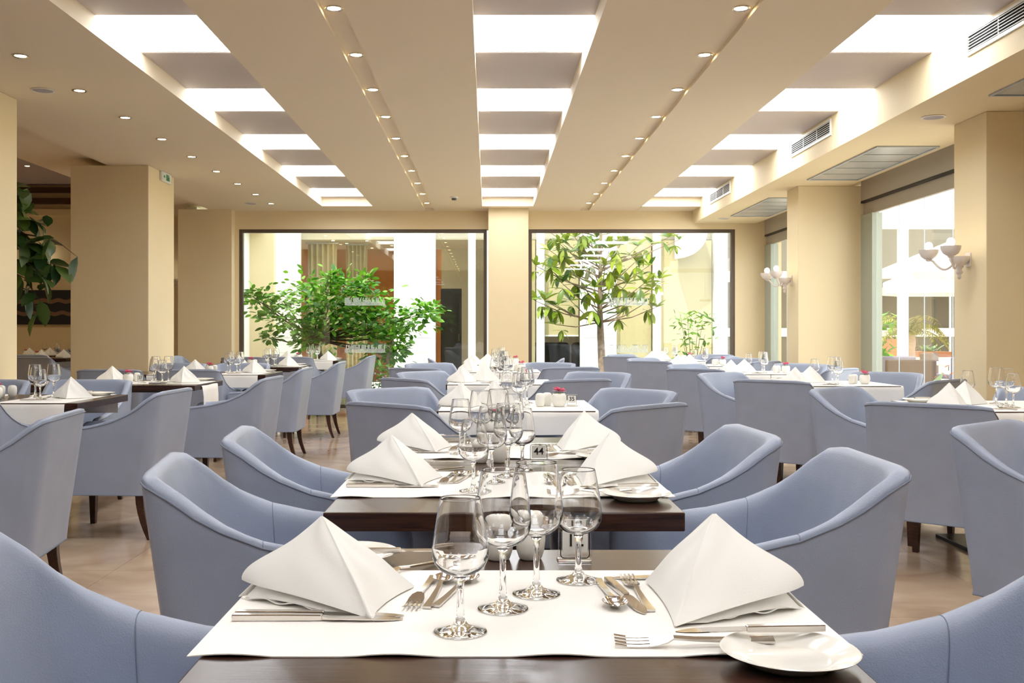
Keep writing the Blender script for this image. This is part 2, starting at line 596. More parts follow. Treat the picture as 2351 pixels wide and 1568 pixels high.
for k, y in enumerate(LY + [4.82, 3.85, 2.87, 1.9, .92, -.05]):
    nm = 'lit recessed downlight in the grooved ceiling track beside the column-side skylights' if 0 else None
    place(dl, -0.878, y, CZ + .03, 0, 'lit round downlight in the ceiling groove between the column-side and central skylights', 'downlight', 'downlights in the groove nearer the columns')
    place(dl, 1.4375, y, CZ + .03, 0, 'lit round downlight in the ceiling groove between the central and terrace-side skylights', 'downlight', 'downlights in the groove nearer the terrace')
for k in range(9):
    place(dl, -3.07, 6.69 + .965 * k, CZ, 0, 'lit round downlight in the flat ceiling beside the columns', 'downlight', 'downlights over the column row')
for k in range(4):
    for x in (-6.2, -7.6, -9.0):
        place(fill_downlight, x, 9 + 2.6 * k, 3.88, 0, 'added round downlight brightening the side room from its lavender ceiling', 'downlight', 'added downlights that brighten the side room')

def make_speaker():
    r = empty('ceiling_speaker')
    MB().lathe([(.085, 0), (.088, -.006), (.074, -.008), (.072, -.003)], 28).obj('speaker_ring', M['plastic'], r, smooth=40)
    MB().lathe([(0, -.005), (.073, -.005)], 28).obj('speaker_grille', pmat('speaker_grille', (176, 170, 176), .6, bump=(900, .5, 'voronoi')), r)
    return r
sp = make_speaker()
place(sp, -3.34, 7.64, CZ, 0, 'round grey ceiling speaker beside the near indoor column', 'speaker')
place(sp, 3.36, 7.69, SZ, 0, 'round grey ceiling speaker beside the near terrace column', 'speaker')
place(sp, -3.35, 14.4, CZ, 0, 'round grey ceiling speaker by the courtyard window at the column side', 'speaker')
place(sp, 3.38, 14.6, SZ, 0, 'round grey ceiling speaker by the courtyard window at the terrace side', 'speaker')

sd = empty('smoke_detector', (-0.46, 13.7, CZ))
MB().lathe([(.055, 0), (.055, -.012), (.05, -.02), (0, -.02)], 24).obj('base', M['plastic'], sd, smooth=40)
MB().lathe([(.034, -.02), (.03, -.045), (0, -.048)], 20).obj('sensor_cap', pmat('detector_cap', (90, 84, 80), .5), sd, smooth=40)
tag(sd, 'small white smoke detector on the ceiling strip near the window pillar', 'smoke detector')

# air grilles on the vertical beam face
def make_grille():
    r = empty('air_grille')
    L, H = 1.2, .15
    bx(-.003, -.0005, -L / 2 + .02, L / 2 - .02, .02, H - .018).obj('duct_back', M['dark'], r)
    for a in ((-L / 2, L / 2, 0, .022), (-L / 2, L / 2, H - .018, H), (-L / 2, -L / 2 + .02, .022, H - .018), (L / 2 - .02, L / 2, .022, H - .018)):
        bx(-.014, -.0005, *a).obj('grille_frame', M['grille'], r)
    n = 6
    for k in range(n):
        z = .028 + k * (H - .056) / (n - 1)
        bx(-.013, -.009, -L / 2 + .02, L / 2 - .02, z, z + .005).obj('slat', M['grille'], r)
    for y in (-.2, .2):
        bx(-.0085, -.0035, y - .006, y + .006, .022, H - .018).obj('mullion', M['grille'], r)
    return r
gr = make_grille()
for y, w in ((5.92, 'over the fifth terrace-row table'), (9.71, 'between the two terrace columns'), (13.5, 'nearest the courtyard window')):
    place(gr, 3.07, y, 2.905, 0, 'white slatted air grille on the beam face ' + w, 'air grille', 'air grilles along the beam')

# mirrored return-air panels in the soffit
def make_panel():
    r = empty('ceiling_hatch')
    L, W = 1.96, .55
    bx(-W / 2, W / 2, -L / 2, L / 2, -.003, -.0005).obj('backing', M['dark'], r)
    for a in ((-W / 2, W / 2, -L / 2, -L / 2 + .02), (-W / 2, W / 2, L / 2 - .02, L / 2), (-W / 2, -W / 2 + .018, -L / 2 + .02, L / 2 - .02), (W / 2 - .018, W / 2, -L / 2 + .02, L / 2 - .02)):
        bx(*a, -.012, -.0005).obj('hatch_frame', M['alu'], r)
    n = 5
    s = (L - .04) / n
    for k in range(n):
        y = -L / 2 + .02 + s * k
        bx(-W / 2 + .022, W / 2 - .022, y + .015, y + s - .015, -.006, -.003).obj('panel', M['mirrorpanel'], r)
    return r
hp = make_panel()
place(hp, 3.67, 9.88, SZ, 0, 'grey glossy five-panel ceiling hatch between the two terrace columns', 'ceiling hatch', 'hatches in the terrace-side soffit')
place(hp, 3.67, 13.3, SZ, 0, 'grey glossy five-panel ceiling hatch by the courtyard end', 'ceiling hatch', 'hatches in the terrace-side soffit')
place(hp, 3.70, 6.0, SZ, 0, 'grey glossy five-panel ceiling hatch before the near terrace column', 'ceiling hatch', 'hatches in the terrace-side soffit')

# exit sign on the indoor column
ex = empty('exit_sign', (-3.70, 11.64, 2.85))
bx(0, .03, -.17, .17, 0, .11).obj('housing', M['plastic'], ex, bevel=.006)
sfc = bx(.03, .032, -.145, .145, .012, .098).obj('sign_face', pmat('sign_face', (222, 232, 222), .4), ex)
rm = MB()
rm.box(.032, .034, -.03, .03, .02, .09)
rm.obj('door_pictogram', M['green'], sfc)
run = MB()
run.lathe([(0, -.008), (.007, -.004), (.007, .004), (0, .008)], 8, (.034, .052, .082))
run.tube([(.034, .05, .072), (.034, .055, .05), (.034, .07, .042), (.034, .078, .024)], .005, 6)
run.tube([(.034, .055, .05), (.034, .04, .038), (.034, .045, .022)], .005, 6)
run.tube([(.034, .085, .06), (.034, .06, .066), (.034, .04, .056)], .004, 6)
run.obj('running_figure', M['green'], sfc)
ar = MB().add([(.033, -.06, .055), (.033, -.09, .08), (.033, -.09, .066), (.033, -.125, .066), (.033, -.125, .044), (.033, -.09, .044), (.033, -.09, .03)], [(0, 1, 2, 3, 4, 5, 6)])
ar.obj('arrow', M['green'], sfc)
tag(ex, 'small white exit sign with green running figure on the indoor column', 'exit sign')

# wall sconces: mounting bowl, arms, bowl shades, bulbs
def make_sconce():
    r = empty('wall_sconce')
    bowl = [(0, -.055), (.03, -.052), (.055, -.034), (.07, -.005), (.074, .02), (.070, .02), (.066, -.003), (.052, -.028), (.028, -.045), (0, -.048)]
    MB().lathe(bowl, 28, (-.075, 0, 0)).obj('mount_bowl', M['porcelain'], r, smooth=50)
    MB().lathe([(0, -.155), (.01, -.15), (.018, -.135), (.012, -.118), (.026, -.105), (.028, -.095), (.018, -.085), (.022, -.07), (.032, -.058), (.03, -.05), (0, -.05)], 24, (-.075, 0, 0)).obj('finial', M['porcelain'], r, smooth=60)
    bx(-.012, 0.0, -.04, .04, -.06, .05).obj('wall_plate', M['porcelain'], r, bevel=.008)
    for s, dz in ((1, .005), (-1, .005)):
        pts = []
        ex_, ey = -.225, .19 * s
        for k in range(13):
            t = k / 12
            pts.append((-.09 + (ex_ + .09) * t, ey * t, .0 - .075 * math.sin(PI * min(1, t * 1.15)) + dz * t * t))
        arm = MB().tube(pts, .009, 8).obj('arm', M['porcelain'], r, smooth=60)
        c = (ex_, ey, dz + .06)
        bs = MB().lathe([(0, -.072), (.012, -.07), (.022, -.062), (.026, -.055)] + bowl, 26, c).obj('bowl_shade', M['porcelain'], r, smooth=50)
        MB().lathe([(0, -.03), (.016, -.024), (.027, -.008), (.030, .010), (.024, .028), (.012, .037), (0, .039)], 18, (c[0], c[1], c[2] + .042)).obj('bulb', M['bulb'], bs, smooth=60)
        MB().lathe([(0, -.07), (.014, -.07), (.016, -.02), (0, -.02)], 14, (c[0], c[1], c[2] + .03)).obj('bulb_socket', M['porcelain'], bs, smooth=40)
    return r
sc = make_sconce()
place(sc, 3.66, 7.76, 1.70, 0, 'white two-bowl porcelain wall sconce on the near terrace column', 'wall lamp', 'two-bowl wall sconces')
place(sc, 3.45, 11.60, 1.74, 0, 'white two-bowl porcelain wall sconce on the far terrace column', 'wall lamp', 'two-bowl wall sconces')
place(sc, -8.35, 19.0, 2.42, PI / 2, 'white two-bowl wall sconce above the wavy painting', 'wall lamp', 'two-bowl wall sconces')
place(sc, -5.78, 19.0, 2.1, PI / 2, 'white two-bowl wall sconce seen between the indoor columns', 'wall lamp', 'two-bowl wall sconces')

# side room dressing: beams, painting
for z0, z1 in ((3.73, 3.82), (3.52, 3.62)):
    struct(bx(-11, -4.3, 18.86, 19.0, z0, z1).obj('beam', M['beamwood']))
struct(bx(-11, -4.3, 18.9, 19.0, 3.30, 3.42).obj('trim_2', M['cream']))
pt = empty('painting', (-8.5, 18.995, 1.28))
bx(-.9, .9, -.04, 0, 0, .64).obj('canvas', M['paint1'], pt)
for z in (.20, .43):
    wv = MB()
    n = 40
    def wfn(u, v, z=z):
        x = -.9 + 1.8 * u
        return (x, -.043, z - .03 + .075 * v + .016 * math.sin(x * 22 + z * 7))
    wv.grid(wfn, 60, 2)
    wv.obj('wavy_band', M['paint2'], pt)
tag(pt, 'long dark painting with wavy brown bands on the side-room wall', 'painting')

# ------------------------------------------------------------------ armchair
def interp(tab, x):
    if x <= tab[0][0]:
        return tab[0][1]
    for (a, b), (c, d) in zip(tab, tab[1:]):
        if x <= c:
            t = (x - a) / (c - a)
            t = t * t * (3 - 2 * t) * .35 + t * .65
            return b + (d - b) * t
    return tab[-1][1]
HT = [(0, .815), (.025, .806), (.06, .776), (.11, .730), (.17, .688), (.24, .656), (.33, .632), (.45, .615), (.60, .605)]
CW, CD = .29, .29
def lean(p):
    x, y, z = p
    w = max(0.0, min(1.0, (.12 - y) / .40))
    w = w * w * (3 - 2 * w)
    return (x * (1 - .035 * max(0, (.55 - z) / .3)), y - .075 * w * max(0.0, (z - .27) / .54), z)
def chair_path():
    ro, ri, t, tb = .030, .12, .058, .075
    P = []
    n = 12
    for k in range(n + 1):
        y = CD - (2 * CD - ri - tb) * k / n
        P.append(((CW, y), (CW - t, y)))
    for k in range(1, 9):
        a = PI / 2 * k / 8
        ic = (CW - t - ri, -CD + tb + ri)
        ip = (ic[0] + ri * math.cos(a), ic[1] - ri * math.sin(a))
        f = k / 8
        L1, Lr = ri + tb - ro, (t + ri - ro)
        s = f * (L1 + ro * PI / 2 + Lr)
        y0 = -CD + tb + ri
        if s < L1:
            op = (CW, y0 - s)
        elif s < L1 + ro * PI / 2:
            b = (s - L1) / ro
            op = (CW - ro + ro * math.cos(b), -CD + ro - ro * math.sin(b))
        else:
            op = (CW - ro - (s - L1 - ro * PI / 2), -CD)
        P.append((op, ip))
    xe = P[-1][1][0]
    for k in range(1, 7):
        x = xe * (1 - k / 6)
        P.append(((x, -CD), (x, -CD + tb)))
    full = P + [((-o[0], o[1]), (-i[0], i[1])) for o, i in reversed(P[:-1])]
    return full
def make_chair():
    r = empty('dining_armchair')
    path = chair_path()
    ZB = .25
    sec = [(0, None, .25), (0, None, .34), (0, None, .44), (0, -.10, 0), (0, -.04, 0), (0.005, -.016, 0), (.04, -.006, 0), (.12, -.001, 0), (.30, 0, 0), (.50, -.001, 0),
           (.70, -.006, 0), (.86, -.018, 0), (.96, -.038, 0), (1, -.068, 0), (1, -.11, 0), (1, None, .46), (1, None, .38)]
    vs, seam, inner = [], [], []
    ns = len(sec)
    for o, i in path:
        d = min(o[1], i[1]) + CD
        d = o[1] + CD
        d2 = i[1] + CD
        corner = abs(o[0]) > .17
        hb = interp(HT, max(0.0, d))
        bl = max(0.0, min(1.0, (hb - .64) / .15))
        for u, dz, za in sec:
            if dz is not None and u > .02:
                u = u * (1 - bl * (.50 if dz > -.05 else (.44 if dz > -.1 else .36)))
            x = o[0] + (i[0] - o[0]) * u
            y = o[1] + (i[1] - o[1]) * u
            dd = max(0.0, y + CD - .02) if corner else 0.0
            dd = max(0.0, d - .0)
            h = interp(HT, dd)
            if abs(o[0]) < .22:
                h += .004
            z = za if dz is None else h + dz
            if dz is None and u == 0 and za > h - .11:
                z = h - .11
            vs.append(lean((x, y, z)))
        h = interp(HT, max(0.0, d))
        seam.append(lean((o[0] + (i[0] - o[0]) * -.01, o[1] + (i[1] - o[1]) * -.01, h - .014)))
    fs = []
    for a in range(len(path) - 1):
        for k in range(ns - 1):
            fs.append((a * ns + k, a * ns + k + 1, (a + 1) * ns + k + 1, (a + 1) * ns + k))
    m = MB().add(vs, fs)
    # rounded front caps of the arms
    for base, sgn in ((0, 1), ((len(path) - 1) * ns, -1)):
        c = [Vector(vs[base + k]) for k in range(ns)]
        mid = sum(c, Vector()) / ns
        ring2 = [mid + (p - mid) * .86 + Vector((0, .018, 0)) for p in c]
        ring3 = [mid + (p - mid) * .5 + Vector((0, .024, 0)) for p in c]
        o = len(m.v)
        m.v += [tuple(p) for p in c + ring2 + ring3] + [tuple(mid + Vector((0, .025, 0)))]
        for k in range(ns):
            k2 = (k + 1) % ns
            for q in (0, ns):
                m.f.append((o + q + k, o + q + k2, o + q + ns + k2, o + q + ns + k))
            m.f.append((o + 2 * ns + k, o + 2 * ns + k2, o + 3 * ns))
    sh = m.obj('upholstered_shell', M['leather'], r, smooth=70, clean=True)
    MB().tube(seam, .0026, 6).obj('seam_piping', M['seam'], sh, smooth=80)
    # seam across each arm and down its inner side, where arm meets back
    for s in (1, -1):
        o, i = path[11]
        h = interp(HT, o[1] + CD)
        bl = max(0.0, min(1.0, (h - .64) / .15))
        pts = [lean((s * (o[0] + (i[0] - o[0]) * u * (1 - bl * .5)), o[1], h + dz + .0006)) for u, dz in ((0, -.016), (.04, -.006), (.12, -.001), (.3, 0), (.5, -.001))]
        pts += [lean((s * (o[0] + (i[0] - o[0]) * u * (1 - bl * (.5 if dz > -.05 else (.44 if dz > -.1 else .36))) - .0008), o[1], h + dz + .0004)) for u, dz in ((.7, -.006), (.86, -.018), (.96, -.038), (1, -.068), (1, -.11))]
        pts.append(lean((s * (i[0] - .0008), o[1], .46)))
        MB().tube(pts, .0010, 5).obj('stitch_seam', M['seam'], sh)
    bx(-CW + .06, CW - .06, -.205, CD - .005, .36, .465).obj('seat_cushion', M['leather'], r, bevel=.028, bseg=4, smooth=60)
    bx(-CW + .058, CW - .058, CD - .03, CD + .005, .25, .36).obj('front_rail', M['leather'], r, bevel=.008, smooth=60)
    bx(-CW + .02, CW - .02, -CD + .03, CD - .02, .252, .27).obj('underside', M['dark'], r)
    bot = [lean((o[0] * 1.003, o[1] * 1.003, .252)) for o, i in path]
    MB().tube(bot, .003, 6).obj('bottom_piping', M['seam'], sh, smooth=80)
    for sx in (1, -1):
        # front leg: straight taper
        def leg(pts, rad):
            mb = MB()
            n = len(pts)
            for (x, y, z), h in zip(pts, rad):
                mb.v += [(x - h, y - h, z), (x + h, y - h, z), (x + h, y + h, z), (x - h, y + h, z)]
            for k in range(n - 1):
                for q in range(4):
                    q2 = (q + 1) % 4
                    mb.f.append((4 * k + q, 4 * k + q2, 4 * k + 4 + q2, 4 * k + 4 + q))
            mb.f.append((3, 2, 1, 0))
            e = 4 * (n - 1)
            mb.f.append((e, e + 1, e + 2, e + 3))
            return mb
        leg([(sx * .235, .235, 0), (sx * .235, .235, .252)], [.014, .022]).obj('leg', M['legwood'], r)
        zz = [0, .05, .1, .15, .2, .252]
        leg([(sx * .225, -.235 - .055 * (1 - z / .252) ** 2, z) for z in zz], [.013, .015, .017, .019, .021, .022]).obj('leg', M['legwood'], r, smooth=50)
    return r
CH = make_chair()
def chair(mx, my, dx, dy, label, group):
    """mx,my: middle of the top of the back; (dx,dy): where it faces"""
    l = math.hypot(dx, dy)
    dx, dy = dx / l, dy / l
    rz = math.atan2(-dx, dy)
    k = .345
    place(CH, mx + dx * k, my + dy * k, 0, rz, 'blue-grey armchair ' + label, 'armchair', group)

# ------------------------------------------------------------------ tables
def make_table(w):
    r = empty('dining_table')
    bx(-w / 2, w / 2, -.4, .4, .708, .75).obj('table_top', M['wood'], r, bevel=.003, bseg=2)
    bx(-.06, .06, -.06, .06, .02, .69).obj('pedestal', M['legwood'], r, bevel=.004)
    bx(-w / 2 + .12, w / 2 - .12, -.28, .28, .69, .708).obj('under_frame', M['legwood'], r)
    bx(-.22, .22, -.22, .22, 0, .02).obj('base_plate', M['blackmetal'], r, bevel=.004)
    return r
TB = make_table(.8)
TB2 = make_table(1.6)

# table items -------------------------------------------------------
def make_wineglass(name, H, rb, rmax, rrim, zb, zm):
    r = empty(name)
    out = [(0, 0), (rb * .9, 0), (rb, .0009), (rb * .985, .0024), (rb * .62, .0052), (.0110, .0095), (.0070, .0150), (.0056, .020), (.0047, .035), (.0045, zb * .72), (.0055, zb * .90), (.009, zb * .98)]
    n = 8
    for k in range(1, n + 1):
        a = PI / 2 * k / n
        out.append((.009 + (rmax - .009) * math.sin(a) ** 1.0, zb + (zm - zb) * (1 - math.cos(a))))
    for k in range(1, 9):
        t = k / 8
        out.append((rmax + (rrim - rmax) * (t ** 1.25), zm + (H - zm) * t))
    th = .0008
    out[-1] = (rrim, H - .0005)
    out.insert(-1, (rrim + (rmax - rrim) * .012, H - .0016))
    inn = [(rrim - th * .5, H), (rrim - th, H - .0005), (rrim - th + (rmax - rrim) * .012, H - .0016)]
    for k in range(7, -1, -1):
        t = k / 8
        inn.append((rmax - th + (rrim - rmax) * (t ** 1.25), zm + (H - zm) * t))
    for k in range(n - 1, 0, -1):
        a = PI / 2 * k / n
        inn.append((.007 + (rmax - .009) * math.sin(a), zb + .0035 + (zm - zb - .0035) * (1 - math.cos(a))))
    inn.append((0, zb + .003))
    # split in two parts: foot with stem, and bowl, kept as one closed surface in the bowl mesh
    MB().lathe(out + inn, 40).obj('glass_body', M['glass'], r, smooth=60, clean=True)
    return r
WG1 = make_wineglass('wine_glass', .178, .0355, .038, .0268, .076, .106)
WG2 = make_wineglass('wine_glass', .200, .0365, .041, .0315, .090, .125)

def napkin_mesh(name, A, L, F, R, ridge=.018):
    A, L, F, R = Vector(A), Vector(L), Vector(F), Vector(R)
    r = empty(name)
    def quad(a, b, c, t):
        return a * (1 - t) ** 2 + b * 2 * t * (1 - t) + c * t * t
    def base(s):
        p = base0(s)
        if s < .10:
            p = p + (A - L) * .035 * (1 - s / .10) ** 2
        return p
    def base0(s):
        # L -> F -> R with a rounded nose at F
        if s < .42:
            t = s / .42
            p = L.lerp(F, t)
            nrm = Vector((F - L).to_2d().orthogonal().normalized().to_3d())
            if nrm.dot(Vector((0, -1, 0))) < 0:
                nrm = -nrm
            p = p + nrm * .007 * math.sin(PI * t)
            p.z += .006 * math.sin(PI * t)
            return p
        if s < .58:
            t = (s - .42) / .16
            d1 = (F - L).normalized()
            d2 = (R - F).normalized()
            p1 = F
            pm = F + (d1 - d2).normalized() * ridge
            p2 = F + d2 * ridge * 1.1 + Vector((0, .004, 0))
            return quad(p1, pm + d1 * ridge * .3, p2, t)
        t = (s - .58) / .42
        d2 = (R - F).normalized()
        p = (F + d2 * ridge * 1.1 + Vector((0, .004, 0))).lerp(R, t)
        nrm = Vector((R - F).to_2d().orthogonal().normalized().to_3d())
        if nrm.dot(Vector((0, 1, 0))) < 0:
            nrm = -nrm
        return p + nrm * .006 * math.sin(PI * t)
    cen = (L + F + R) / 3
    def fn(u, v):
        b = base(u)
        p = b.lerp(A, v)
        out = Vector((b.x - cen.x, b.y - cen.y, 0))
        if out.length > 0:
            out.normalize()
        k = .0055 * math.sin(PI * v)
        if u < .4:
            k += (.009 * math.sin(2 * PI * v ** .8) + .003 * math.sin(PI * v)) * (1 - u / .4) ** 2
        k += .0016 * math.sin(u * 23 + v * 9) * math.sin(PI * v)
        p = p + out * k
        # keep the tip a little blunt
        if v > .96:
            p = p + (b - A) * .012
        p.z = max(p.z, .0015)
        return p
    MB().grid(fn, 41, 22).obj('folded_front', M['linen'], r, smooth=75, clean=True, solid=.0022)
    # inner leaf: a second layer under the front, meeting the cloth
    def fn2(u, v):
        b = base(u)
        b = cen + (b - cen) * .965
        b.z = .0012 + .008 * abs(math.sin(u * PI * 3.0)) * (1 - u)
        A2 = A * 1.0 + Vector((0, .008, -.012))
        p = b.lerp(A2, v)
        out = Vector((b.x - cen.x, b.y - cen.y, 0))
        if out.length > 0:
            out.normalize()
        return p + out * .002 * math.sin(PI * v)
    MB().grid(fn2, 31, 14).obj('inner_leaf', M['linen'], r, smooth=75, clean=True, solid=.0018)
    # back flap from L to R
    B = (L + R) / 2 + Vector((.01, .055, 0))
    def fn3(u, v):
        b = quad(Vector((L.x, L.y, .002)), B, Vector((R.x, R.y, .002)), u)
        p = b.lerp(A + Vector((0, .003, -.003)), v)
        return p + Vector((0, .004 * math.sin(PI * v), 0))
    MB().grid(fn3, 21, 14).obj('back_flap', M['linen'], r, smooth=75, clean=True, solid=.0018)
    # loose under fold lying on the cloth
    def fn4(u, v):
        p = L.lerp(F, .05 + .62 * u)
        q = cen
        w = p.lerp(q, v * .5)
        return Vector((w.x, w.y - .004 * (1 - v), .003 + .006 * math.sin(u * 7) ** 2 * (1 - v)))
    MB().grid(fn4, 18, 6).obj('under_fold', M['linen'], r, smooth=75, solid=.0016)
    return r
NKA = napkin_mesh('napkin', (0, .01, .122), (-.122, .0, .024), (.083, -.112, .002), (.135, .062, .002), ridge=.026)
NKB = napkin_mesh('napkin', (0, .02, .128), (.120, -.030, .030), (-.082, -.122, .002), (-.085, .125, .002), ridge=.004)
NKC = napkin_mesh('napkin', (0, .0, .130), (-.125, .02, .006), (.01, -.075, .002), (.125, .03, .002), ridge=.012)

def make_plate():
    r = empty('bread_plate')
    MB().lathe([(0, .006), (.046, .006), (.052, .007), (.064, .013), (.081, .0185), (.0825, .0175), (.081, .0160), (.065, .0105), (.053, .0035), (.050, .0005), (.046, 0), (.044, .002), (0, .003)], 44).obj('plate_body', M['china'], r, smooth=50)
    return r
PLT = make_plate()

def strip(pts, mb):
    """flat strip from (x, half width, z, half thickness)"""
    o = len(mb.v)
    for x, h, z, t in pts:
        mb.v += [(x, -h, z - t), (x, h, z - t), (x, h, z + t), (x, -h, z + t)]
    n = len(pts)
    for k in range(n - 1):
        for q in range(4):
            q2 = (q + 1) % 4
            mb.f.append((o + 4 * k + q, o + 4 * k + q2, o + 4 * k + 4 + q2, o + 4 * k + 4 + q))
    mb.f.append((o + 3, o + 2, o + 1, o))
    e = o + 4 * (n - 1)
    mb.f.append((e, e + 1, e + 2, e + 3))
    return mb

def make_knife(L):
    r = empty('knife')
    s = L / .23
    strip([(-.115 * s, .0066, .0045, .0044), (-.05 * s, .0062, .0045, .0044), (.006 * s, .0052, .0042, .0040)], MB()).obj('handle', M['steel'], r, bevel=.0012)
    strip([(.006 * s, .0040, .0040, .0022), (.016 * s, .0085, .0036, .0010), (.06 * s, .0095, .0030, .0008), (.085 * s, .0092, .0024, .0007), (.102 * s, .0066, .0018, .0006), (.115 * s, .0012, .0014, .0005)], MB()).obj('blade', M['steel'], r, smooth=40)
    return r
def make_fork(L):
    r = empty('fork')
    s = L / .2
    strip([(-.10 * s, .0062, .0022, .0016), (-.05 * s, .0048, .0026, .0015), (.0, .0034, .0050, .0015), (.026 * s, .0034, .0075, .0015)], MB()).obj('handle', M['steel'], r, smooth=40)
    hd = strip([(.026 * s, .0034, .0075, .0014), (.034 * s, .0090, .0062, .0012), (.046 * s, .0115, .0040, .0011), (.056 * s, .0118, .0028, .0010)], MB())
    for k in range(4):
        y = -.0098 + .00655 * k
        for a, b in (((.056, .0028), (.070, .0022)), ((.070, .0022), (.085, .0030)), ((.085, .0030), (.100, .0062))):
            w = .0019 if a[0] < .08 else .0015
            o = len(hd.v)
            for x, z in (a, b):
                hd.v += [(x * s, y - w, z - .0008), (x * s, y + w, z - .0008), (x * s, y + w, z + .0008), (x * s, y - w, z + .0008)]
            for q in range(4):
                q2 = (q + 1) % 4
                hd.f.append((o + q, o + q2, o + 4 + q2, o + 4 + q))
            hd.f.append((o + 4, o + 5, o + 6, o + 7))
    hd.obj('tines', M['steel'], r, smooth=40)
    return r
def make_spoon(L):
    r = empty('spoon')
    s = L / .2
    strip([(-.10 * s, .0062, .0022, .0016), (-.05 * s, .0048, .0026, .0015), (.0, .0034, .0052, .0015), (.036 * s, .0034, .0085, .0014), (.044 * s, .0050, .0085, .0010)], MB()).obj('handle', M['steel'], r, smooth=40)
    def fb(u, v):
        a = 2 * PI * u
        rr = v
        x = .068 * s + .029 * s * rr * math.cos(a)
        y = .0185 * rr * math.sin(a) * (1 - .12 * math.cos(a))
        return (x, y, .0012 + .0078 * rr ** 2.2)
    MB().grid(fb, 25, 8).obj('bowl', M['steel'], r, smooth=70, clean=True, solid=.0009)
    return r
KN, FK, SPN = make_knife(.235), make_fork(.2), make_spoon(.19)
KNS = make_knife(.19)

def make_shaker():
    r = empty('shaker')
    MB().lathe([(0, 0), (.017, 0), (.020, .002), (.0245, .015), (.027, .034), (.0265, .052), (.023, .064), (.015, .070), (0, .0715)], 28).obj('shaker_body', M['china'], r, smooth=60)
    h = MB()
    for k in range(5):
        a = 2 * PI * k / 5
        h.lathe([(0, .0012), (.0016, .0012), (.0016, -.0005)], 8, (.006 * math.cos(a), .006 * math.sin(a), .0702))
    h.obj('pour_holes', M['hole'], r)
    return r
SHK = make_shaker()

def petal(mb, c, d, up, ln, wd, curl):
    d = Vector(d).normalized()
    up = Vector(up).normalized()
    s = d.cross(up)
    if s.length < 1e-3:
        s = Vector((1, 0, 0))
    s.normalize()
    n = s.cross(d)
    o = len(mb.v)
    c = Vector(c)
    for i in range(4):
        t = i / 3
        w = wd * (math.sin(PI * (.12 + .78 * t)) ** .8)
        for q in (-1, 0, 1):
            mb.v.append(tuple(c + d * ln * t + s * w * q + n * (curl * t * t + (.12 * wd if q else 0))))
    for i in range(3):
        for q in range(2):
            mb.f.append((o + 3 * i + q, o + 3 * i + q + 1, o + 3 * i + q + 4, o + 3 * i + q + 3))

def make_flowerpot():
    r = empty('flower_pot')
    MB().lathe([(0, 0), (.024, 0), (.027, .002), (.037, .018), (.0405, .038), (.038, .058), (.031, .070), (.026, .071), (.029, .062), (.033, .045), (0, .045)], 32).obj('pot', M['china'], r, smooth=60)
    rnd = random.Random(3)
    for cx, cy, cz, sz in ((-.014, .0, .094, 1.35), (.018, -.008, .090, 1.15), (.004, .018, .092, 1.1)):
        p = MB()
        for lay, (n, ln, el) in enumerate(((5, .008, 1.3), (6, .012, .9), (8, .016, .35), (8, .017, -.05))):
            for k in range(n):
                a = 2 * PI * (k + .5 * lay) / n + rnd.random() * .4
                d = (math.cos(a) * math.cos(el), math.sin(a) * math.cos(el), math.sin(el))
                petal(p, (cx, cy, cz - .004 * lay), d, (0, 0, 1), ln * sz, ln * sz * .5, .003)
        fh = p.obj('flower_head', M['pink'], r, smooth=80)
        MB().tube([(cx, cy, cz - .012), (cx * .5, cy * .5, .05)], .0013, 5).obj('stem', M['potleaf'], fh)
    for k in range(6):
        a = 2 * PI * k / 6 + .3
        p = MB()
        petal(p, (.012 * math.cos(a), .012 * math.sin(a), .066), (math.cos(a), math.sin(a), .55), (0, 0, 1), .026, .009, -.006)
        p.obj('leaf', M['potleaf'], r, smooth=80)
    return r
FP = make_flowerpot()

def text_mesh(s, size, mat):
    cu = bpy.data.curves.new('numerals', 'FONT')
    cu.body = s
    cu.size = size
    cu.align_x = 'CENTER'
    cu.align_y = 'CENTER'
    cu.extrude = .0004
    cu.offset = size * .012
    o = bpy.data.objects.new('numerals', cu)
    COL.objects.link(o)
    dg = bpy.context.evaluated_depsgraph_get()
    me = bpy.data.meshes.new_from_object(o.evaluated_get(dg))
    bpy.data.objects.remove(o)
    bpy.data.curves.remove(cu)
    me.materials.clear()
    me.materials.append(mat)
    return me

def number_card(x, y, z, rz, num, label):
    r = empty('number_stand', (x, y, z), rz)
    W, H = .058, .062
    ap = bx(-W / 2, W / 2, -.002, .002, .003, H).obj('acrylic_plate', M['acrylic'], r, bevel=.0008)
    bx(-W / 2, W / 2, -.002, .028, 0, .003).obj('acrylic_foot', M['acrylic'], r, bevel=.0006)
    # paper insert and rounded black outline
    pp = bx(-W / 2 + .007, W / 2 - .007, -.0036, -.0030, .018, H - .006).obj('paper_insert', M['plastic'], r)
    pts = []
    rr = .006
    x0, x1, z0, z1 = -W / 2 + .004, W / 2 - .004, .008, H - .003
    for cx, cz, a0 in ((x1 - rr, z1 - rr, 0), (x0 + rr, z1 - rr, PI / 2), (x0 + rr, z0 + rr, PI), (x1 - rr, z0 + rr, 3 * PI / 2)):
        for k in range(5):
            a = a0 + PI / 2 * k / 4
            pts.append((cx + rr * math.cos(a), -.0034, cz + rr * math.sin(a)))
    pts.append(pts[0])
    MB().tube(pts, .0009, 6, cap=False).obj('black_outline', M['ink'], ap)
    me = text_mesh(num, .030, M['ink'])
    mobj('numerals', me, pp, loc=(0, -.0042, .038), rot=(PI / 2, 0, 0))
    return tag(r, label, 'number stand')

